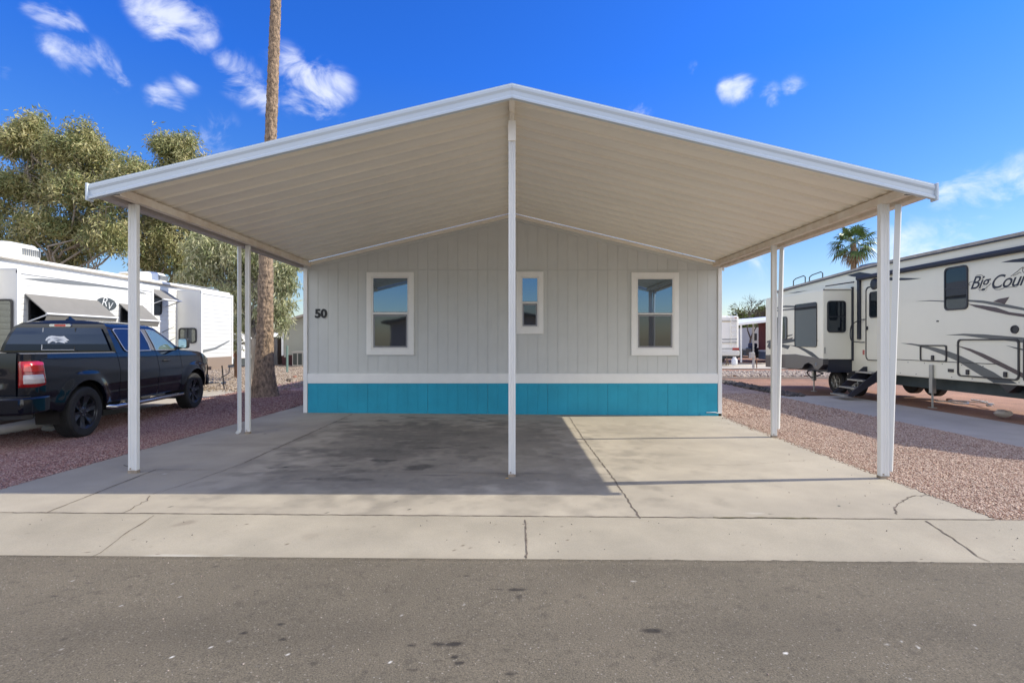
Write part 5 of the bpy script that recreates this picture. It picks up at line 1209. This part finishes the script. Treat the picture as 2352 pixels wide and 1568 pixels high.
# ------------------------------------------------------------------ things behind, right
mh = thing('motorhome', 'white motorhome seen from behind with thin stripes and a roof ladder', 'motorhome', (P(1655, 800, 34.6).x, 34.6, 0))
d = 34.6; xa, xb = 12.55, 15.05
MB().box(xa, xb, d, d+8, .85, 3.2).build('body', GEL, mh, bevel=.12)
MB().box(xa, xb+.02, d-.06, d+.3, .55, .90).build('rear_bumper', mat('bumper_gelcoat', (.6, .58, .54), .4), mh, bevel=.06)
MB().box(xa+.2, xb-.1, d+.0, d+7, .35, .58).build('underbody', TB, mh)
for z, m_, h_ in ((2.86, GRD, .03), (2.79, mat('gold_stripe', (.5, .36, .12), .5), .04), (1.60, GR, .07), (1.42, GR, .05), (1.35, MATS['gold_stripe'], .03), (1.0, GR, .06)):
    MB().box(xa+.1, xb-.12, d-.004, d+.01, z, z+h_).build('stripe', m_, mh)
MB().box(xb-.45, xb-.02, d-.03, d+.05, .93, 1.08).build('tail_light', DRED, mh); MB().box(xb-.3, xb-.18, d-.02, d, 3.05, 3.1).build('marker_light', REDL, mh)
ldm = MB()
for x in (xb-.58, xb-.18): ldm.tube([(x, d-.08, 1.15), (x, d-.08, 3.3), (x, d+.3, 3.42)], .02, 6)
for k in range(7): ldm.tube([(xb-.58, d-.08, 1.3+k*.3), (xb-.18, d-.08, 1.3+k*.3)], .016, 6)
ldm.build('ladder', CHR, mh)
for x in (xb-.3, xa+.3): MB().lathe([(.2, -.1), (.4, -.1), (.42, 0), (.4, .1), (.2, .1)], (x, d+2.2, .42), (1, 0, 0), 20).build('wheel', RUB, mh, smooth=True)
pt_ = thing('propane_tank', 'small white propane tank on the ground behind the motorhome bumper', 'propane tank', (14.05, 33.0, 0))
MB().lathe([(.0, 0), (.14, .0), (.15, .05), (.18, .08), (.18, .34), (.14, .42), (.06, .46), (0, .46)], (14.05, 33, 0), (0, 0, 1), 18).build('tank', TRM, pt_, smooth=True)
MB().lathe([(.09, .44), (.10, .54), (.092, .54), (.085, .44)], (14.05, 33, 0), (0, 0, 1), 14).build('collar', TRM, pt_)
MB().tube([(13.6, 33.2, 0), (13.65, 33.2, .5), (13.75, 33.2, 0)], .04, 6).build('trailer_jack', mat('rusty_jack', (.2, .14, .09), .8), mh)
fc = thing('carport', 'low white flat carport beyond the red dirt, right of the motorhome', 'carport', (18, 39, 0))
q = [P(1697, 716+0, 41), P(1768, 697, 36)]
MB().prism([(15.6, 46, 2.9), (15.9, 37, 2.62), (22, 37, 3.3), (22, 46, 3.5)], (0, 0, .16)).build('roof', TRM, fc)
for x, y in ((16.35, 37.3), (16.9, 42), (18.85, 37.3), (19.4, 42)):
    MB().box(x-.05, x+.05, y-.05, y+.05, 0, 2.7+(x-16)*.12).build('post', TRM, fc)
rh = thing('mobile_home', 'rust red home with a grey blue base under the far white carport', 'mobile home', (21, 41, 0))
d = 40; xa = 21.7
MB().box(xa, xa+6, d, d+6, .75, 3.1).build('wall', mat('rust_red_siding', (.22, .06, .045), .8, var=.08, vs=4), rh)
MB().box(xa-.03, xa+6, d-.03, d+6, .62, .78).build('trim_band', TRM, rh); MB().box(xa, xa+6, d-.01, d+6, -.05, .64).build('skirting', mat('grey_blue_skirting', (.16, .19, .23), .8), rh)
MB().box(xa-.3, xa+6, d-.3, d+6.3, 3.1, 3.22).build('roof', mat('grey_shingle', (.2, .2, .2), .8), rh)
wh = thing('trailer_home', 'small white trailer with two dark windows beyond the far carport', 'trailer', (20, 52, 0))
d = 52; a_, b_ = P(1727, 0, d).x+.6, P(1745, 0, d).x
MB().box(a_-.6, b_+1, d, d+6, .6, 2.9).build('body', mat('offwhite_siding', (.5, .5, .49), .6), wh)
for x in (a_-.25, a_+.3): MB().box(x-.14, x+.14, d-.03, d, 1.6, 2.3).build('window', FRB, wh)
MB().box(a_-.4, b_+1, d, d+5.8, .05, .6).build('skirting', GRD, wh)
cs = thing('cargo_cart', 'dark covered cart standing in the shade before the white trailer', 'cart', (P(1733, 0, 46).x, 46, 0))
x = P(1734, 0, 46).x; MB().box(x-.3, x+.4, 46, 47.2, .35, .95).build('tub', NAV, cs, bevel=.08); MB().box(x-.2, x+.3, 46.1, 47, .95, 1.35).build('cover', mat('blue_tarp', (.03, .04, .09), .7), cs, bevel=.1)
for s_ in (-.25, .35): MB().lathe([(.0, -.06), (.2, -.06), (.2, .06), (.0, .06)], (x+s_, 46.3, .2), (1, 0, 0), 16).build('wheel', RUB, cs)
ft = thing('motorbike', 'small parked motorbike in the yard beyond the far carport', 'motorbike', (P(1713, 0, 50).x, 50, 0)); x = P(1713, 0, 50).x
for s_ in (-.55, .55): 
    m_ = MB(); m_.lathe([(.22, -.05), (.30, -.05), (.30, .05), (.22, .05), (.22, -.05)], (x+s_, 50, .3), (0, 1, 0), 18); m_.build('wheel', RUB, ft)
MB().tube([(x-.55, 50, .3), (x-.3, 50, .75), (x+.1, 50, .75), (x+.55, 50, .3)], .07, 6).tube([(x+.3, 50, .7), (x+.25, 50, 1.05)], .04, 6).build('frame', GRD, ft)
ACU_ = mat('grey_box', (.42, .41, .38), .6)
bo = thing('bollard', 'white utility pedestal standing on the red dirt near the far carport', 'bollard', (P(1731, 0, 31).x, 31, 0)); x = P(1731, 0, 31).x
MB().box(x-.05, x+.05, 30.95, 31.1, -.08, .78).build('post', ACU_, bo, bevel=.02); MB().box(x-.24, x+.04, 30.9, 31.12, .50, .86).build('meter_box', ACU_, bo, bevel=.03)
sb_ = thing('hose_stub', 'short brown standpipe beside the utility pedestal', 'standpipe', (P(1737, 0, 31).x, 31, 0)); x = P(1738, 0, 31).x
MB().tube([(x, 31, -.08), (x, 31, .5)], .03, 8).build('pipe', mat('rust_pipe', (.22, .11, .06), .8), sb_); MB().tube([(x-.06, 31, .48), (x+.08, 31, .50)], .02, 6).build('tap', STL, sb_)
# loose bits by the fifth wheel
def rock(name, label, x, y, r, m_, cat='rock', z=None, seed=0):
    rd = random.Random(seed); bm = bmesh.new(); bmesh.ops.create_icosphere(bm, subdivisions=2, radius=1)
    for v in bm.verts: v.co = Vector((v.co.x*r*1.2, v.co.y*r*.9, v.co.z*r*.6))*rd.uniform(.82, 1.15)
    me = bpy.data.meshes.new(name); bm.to_mesh(me); bm.free(); me.materials.append(m_); o = bpy.data.objects.new(name, me); COL.objects.link(o); o.location = (x, y, (z if z is not None else zg(x))+r*.3); tag(o, label, cat); return o
a = G(2325, 965, -.06); rock('paving_block', 'loose grey concrete block at the edge of the path under the fifth wheel', a[0]+.1, a[1]+.3, .14, CONC2, 'block', seed=3)
a = G(2272, 938, -.06); rock('crumpled_wrapper', 'small pale scrap on the red dirt beside the path', a[0], a[1], .06, TRM, 'litter', seed=4)
a = G(2180, 925, -.06); rock('small_rock', 'small orange rock on the red dirt beside the path', a[0], a[1], .07, mat('orange_rock', (.4, .22, .14), .9), 'rock', seed=6)
hp = thing('white_hose', 'coiled white water hose lying on the red dirt under the fifth wheel', 'hose', (11.3, 13.5, -.03))
hpts = []
for k in range(40): q = k/39; hpts.append((10.9+1.3*q+.12*math.sin(q*24), 13.2+.6*math.cos(q*14)*(.4+.6*q), -.03))
MB().tube(hpts, .018, 6).build('hose', TRM, hp, smooth=True)
pap = rock('crumpled_paper', 'crumpled white paper under the rear of the pickup', -7.75, 8.75, .10, mat('paper', (.55, .55, .52), .9), 'litter', seed=8); pap.location.z = .05

# ------------------------------------------------------------------ things behind, left
nh = thing('mobile_home', 'pale green grey gabled home with a maroon base behind the palm', 'mobile home', (-11, 33, 0))
d = 32.7; xl = -14.4; SGN = mat('sage_siding', (.36, .36, .30), .8, var=.04, vs=2)
MB().prism([(xl, d, .65), (xl+8.6, d, .65), (xl+8.6, d, 2.62), (xl+4.3, d, 3.9), (xl, d, 2.62)], (0, 12, 0)).build('wall', SGN, nh)
MB().box(xl+.02, xl+8.6, d-.02, d+12, -.1, .66).build('skirting', mat('maroon_skirting', (.08, .03, .03), .85), nh)
MB().box(xl-.02, xl+.10, d-.03, d+.02, .62, 2.66).build('corner_board', WHT, nh)
r_2 = MB()
for s_ in (-1, 1): r_2.prism([(xl+4.3, d-.35, 3.9), (xl+4.3+s_*4.6, d-.35, 2.55), (xl+4.3+s_*4.6, d-.35, 2.68), (xl+4.3, d-.35, 4.03)], (0, 12.6, 0))
r_2.build('roof', mat('tan_roof', (.42, .37, .31), .8), nh)
acu = thing('air_conditioner', 'boxy grey air conditioning unit on the ground against the maroon base', 'air conditioner', (-13.2, 31.6, 0))
ax, ay = P(671, 0, 31.4).x, 31.4
MB().box(ax, ax+.95, ay, ay+.9, .02, .84).build('cabinet', mat('beige_metal', (.45, .43, .38), .5), acu, bevel=.02)
MB().box(ax-.03, ax+.98, ay-.03, ay+.93, .84, .90).build('lid', MATS['beige_metal'], acu)
for k in range(3):
    g3 = MB(); xx = ax+.06+k*.30
    g3.box(xx, xx+.23, ay-.012, ay+.0, .10, .78); g3.build('coil_grille', mat('dark_coil', (.06, .07, .06), .7), acu)
shd = thing('garden_shed', 'low cream metal shed behind the palm trunk', 'shed', (P(610, 0, 34.5).x, 34.5, 0)); d = 34.5
xa, xb = P(570, 0, d).x, P(637, 0, d).x
w_ = MB(); w_.box(xa, xb, d, d+2.2, -.05, 1.72)
for k in range(int((xb-xa)/.16)): w_.box(xa+.02+k*.16, xa+.05+k*.16, d-.012, d, .0, 1.70)
w_.build('wall', mat('cream_metal', (.50, .46, .40), .6, var=.05, vs=3), shd); MB().box(xa-.08, xb+.4, d-.1, d+2.3, 1.72, 1.80).build('roof', mat('green_grey_roof', (.16, .17, .14), .7), shd)
MB().box(xb+.02, xb+.38, d+.05, d+2.1, -.05, 1.68).build('door', mat('brown_panel', (.10, .065, .045), .8), shd)
bh = thing('blue_building', 'pale blue building glimpsed above the cream shed', 'building', (P(646, 0, 46).x, 46, 0)); d = 46
MB().box(P(630, 0, d).x, P(660, 0, d).x, d, d+5, 0, 2.35).build('wall', mat('pale_blue_siding', (.22, .32, .45), .8), bh); MB().box(P(622, 0, d).x, P(664, 0, d).x, d-.4, d+5.4, 2.35, 2.52).build('roof', mat('brown_roof', (.13, .10, .08), .8), bh)
MB().box(P(634, 0, d).x, P(637, 0, d).x, d-.42, d-.3, 0, 2.35).build('post', WHT, bh)
whb = thing('motorhome', 'white motorhome end visible between the trailer and the thin downspout', 'motorhome', (P(536, 0, 30).x, 30, 0)); d = 30
MB().box(P(498, 0, d).x, P(546, 0, d).x, d, d+7, .5, 1.95).build('body', TRM, whb, bevel=.06); MB().box(P(533, 0, d).x, P(541, 0, d).x, d-.03, d, .62, .92).build('tail_light', REDL, whb)
MB().box(P(500, 0, d).x, P(544, 0, d).x, d+.1, d+6.8, .1, .5).build('skirt', GRD, whb)
wc = thing('storage_canopy', 'white flat canopy roof behind the cream shed', 'canopy', (P(585, 0, 42).x, 42, 0)); d = 42
MB().box(P(560, 0, d).x, P(604, 0, d).x, d, d+3, 1.9, 2.2).build('roof', TRM, wc)
for px in (562, 602): MB().box(P(px, 0, d).x-.04, P(px, 0, d).x+.04, d, d+.08, 0, 1.9).build('post', TRM, wc)
up = thing('utility_pedestal', 'brown wooden post carrying a grey meter box beside the trailer end', 'utility post', (P(542, 0, 21.9).x, 21.9, 0)); x = P(542.5, 0, 21.9).x
MB().box(x-.06, x+.06, 21.85, 21.97, -.05, 1.12).build('post', mat('brown_timber', (.17, .09, .05), .85, var=.25, vs=6), up)
MB().box(x-.25, x+.10, 21.7, 21.85, 1.10, 1.32).build('meter_box', mat('grey_box', (.30, .29, .25), .6), up, bevel=.02)
MB().tube([(x-.12, 21.75, 1.1), (x-.16, 21.7, .5), (x-.14, 21.6, .2), (x-.35, 21.4, .02)], .02, 6).build('power_cord', FRB, up)
gp = thing('green_post', 'thin green metal stake on the tan yard in front of the sage home', 'post', (P(659.5, 0, 26).x, 26, 0)); x = P(659.5, 0, 26).x
MB().box(x-.04, x+.04, 25.97, 26.03, -.05, 1.29).build('stake', mat('green_post_paint', (.20, .30, .26), .6), gp); MB().box(x-.14, x-.04, 25.95, 26.02, .72, .95).build('valve', STL, gp)
ho_ = thing('black_hose', 'black hose coiled on the ground beside the trailer end', 'hose', (-10.6, 18.5, 0))
hp2 = [(-11.2+1.1*q+.1*math.sin(q*9), 18.6+.5*math.sin(q*12), .02) for q in np.linspace(0, 1, 30)]; MB().tube(hp2, .03, 6).build('hose', FRB, ho_, smooth=True)
rock('brick', 'small red brick lying on the tan yard', *G(677, 866), .07, mat('brick_red', (.35, .13, .08), .9), 'brick', seed=9)
rock('dark_rock', 'small dark rock near the shadow edge on the tan yard', *G(664, 874), .10, MATS['dark_bark'], 'rock', seed=10)
lf = MB().add([(0.0, 0, 0), (.02, .01, .008), (.045, 0, .003), (.02, -.012, .004)], [(0, 1, 2, 3)]); lo_ = lf.build('fallen_leaf', mat('yellow_leaf', (.5, .3, .04), .6)); lo_.location = (*G(1160, 1100), .008); tag(lo_, 'tiny yellow leaf on the slab left of the centre post', 'leaf')

# ------------------------------------------------------------------ across the street (seen mirrored in the window glass)
ah = thing('mobile_home', 'pale home across the street mirrored in the grey home windows', 'mobile home', (0, -16, 0))
MB().prism([(-9, -17, .5), (4, -17, .5), (4, -17, 2.9), (-2.5, -17, 4.1), (-9, -17, 2.9)], (0, -14, 0)).build('wall', mat('cream_siding', (.45, .43, .38), .8), ah)
MB().box(-9, 4, -31, -16.99, -.1, .5).build('skirting', GRD, ah)
rr_ = MB()
for s_ in (-1, 1): rr_.prism([(-2.5, -16.5, 4.1), (-2.5+s_*7, -16.5, 2.8), (-2.5+s_*7, -16.5, 2.95), (-2.5, -16.5, 4.25)], (0, -15, 0))
rr_.build('roof', mat('dark_shingle', (.09, .09, .09), .8), ah)
for x in (-7, -4.5, 0, 2): MB().box(x-.45, x+.45, -17.0, -16.96, 1.2, 2.4).build('window', FRB, ah)
g5 = sheet('far_yard', lin((-60, 60, 10)), [-60, -30, -7.02], TAN, off=-.03); tag(g5, kind='structure')
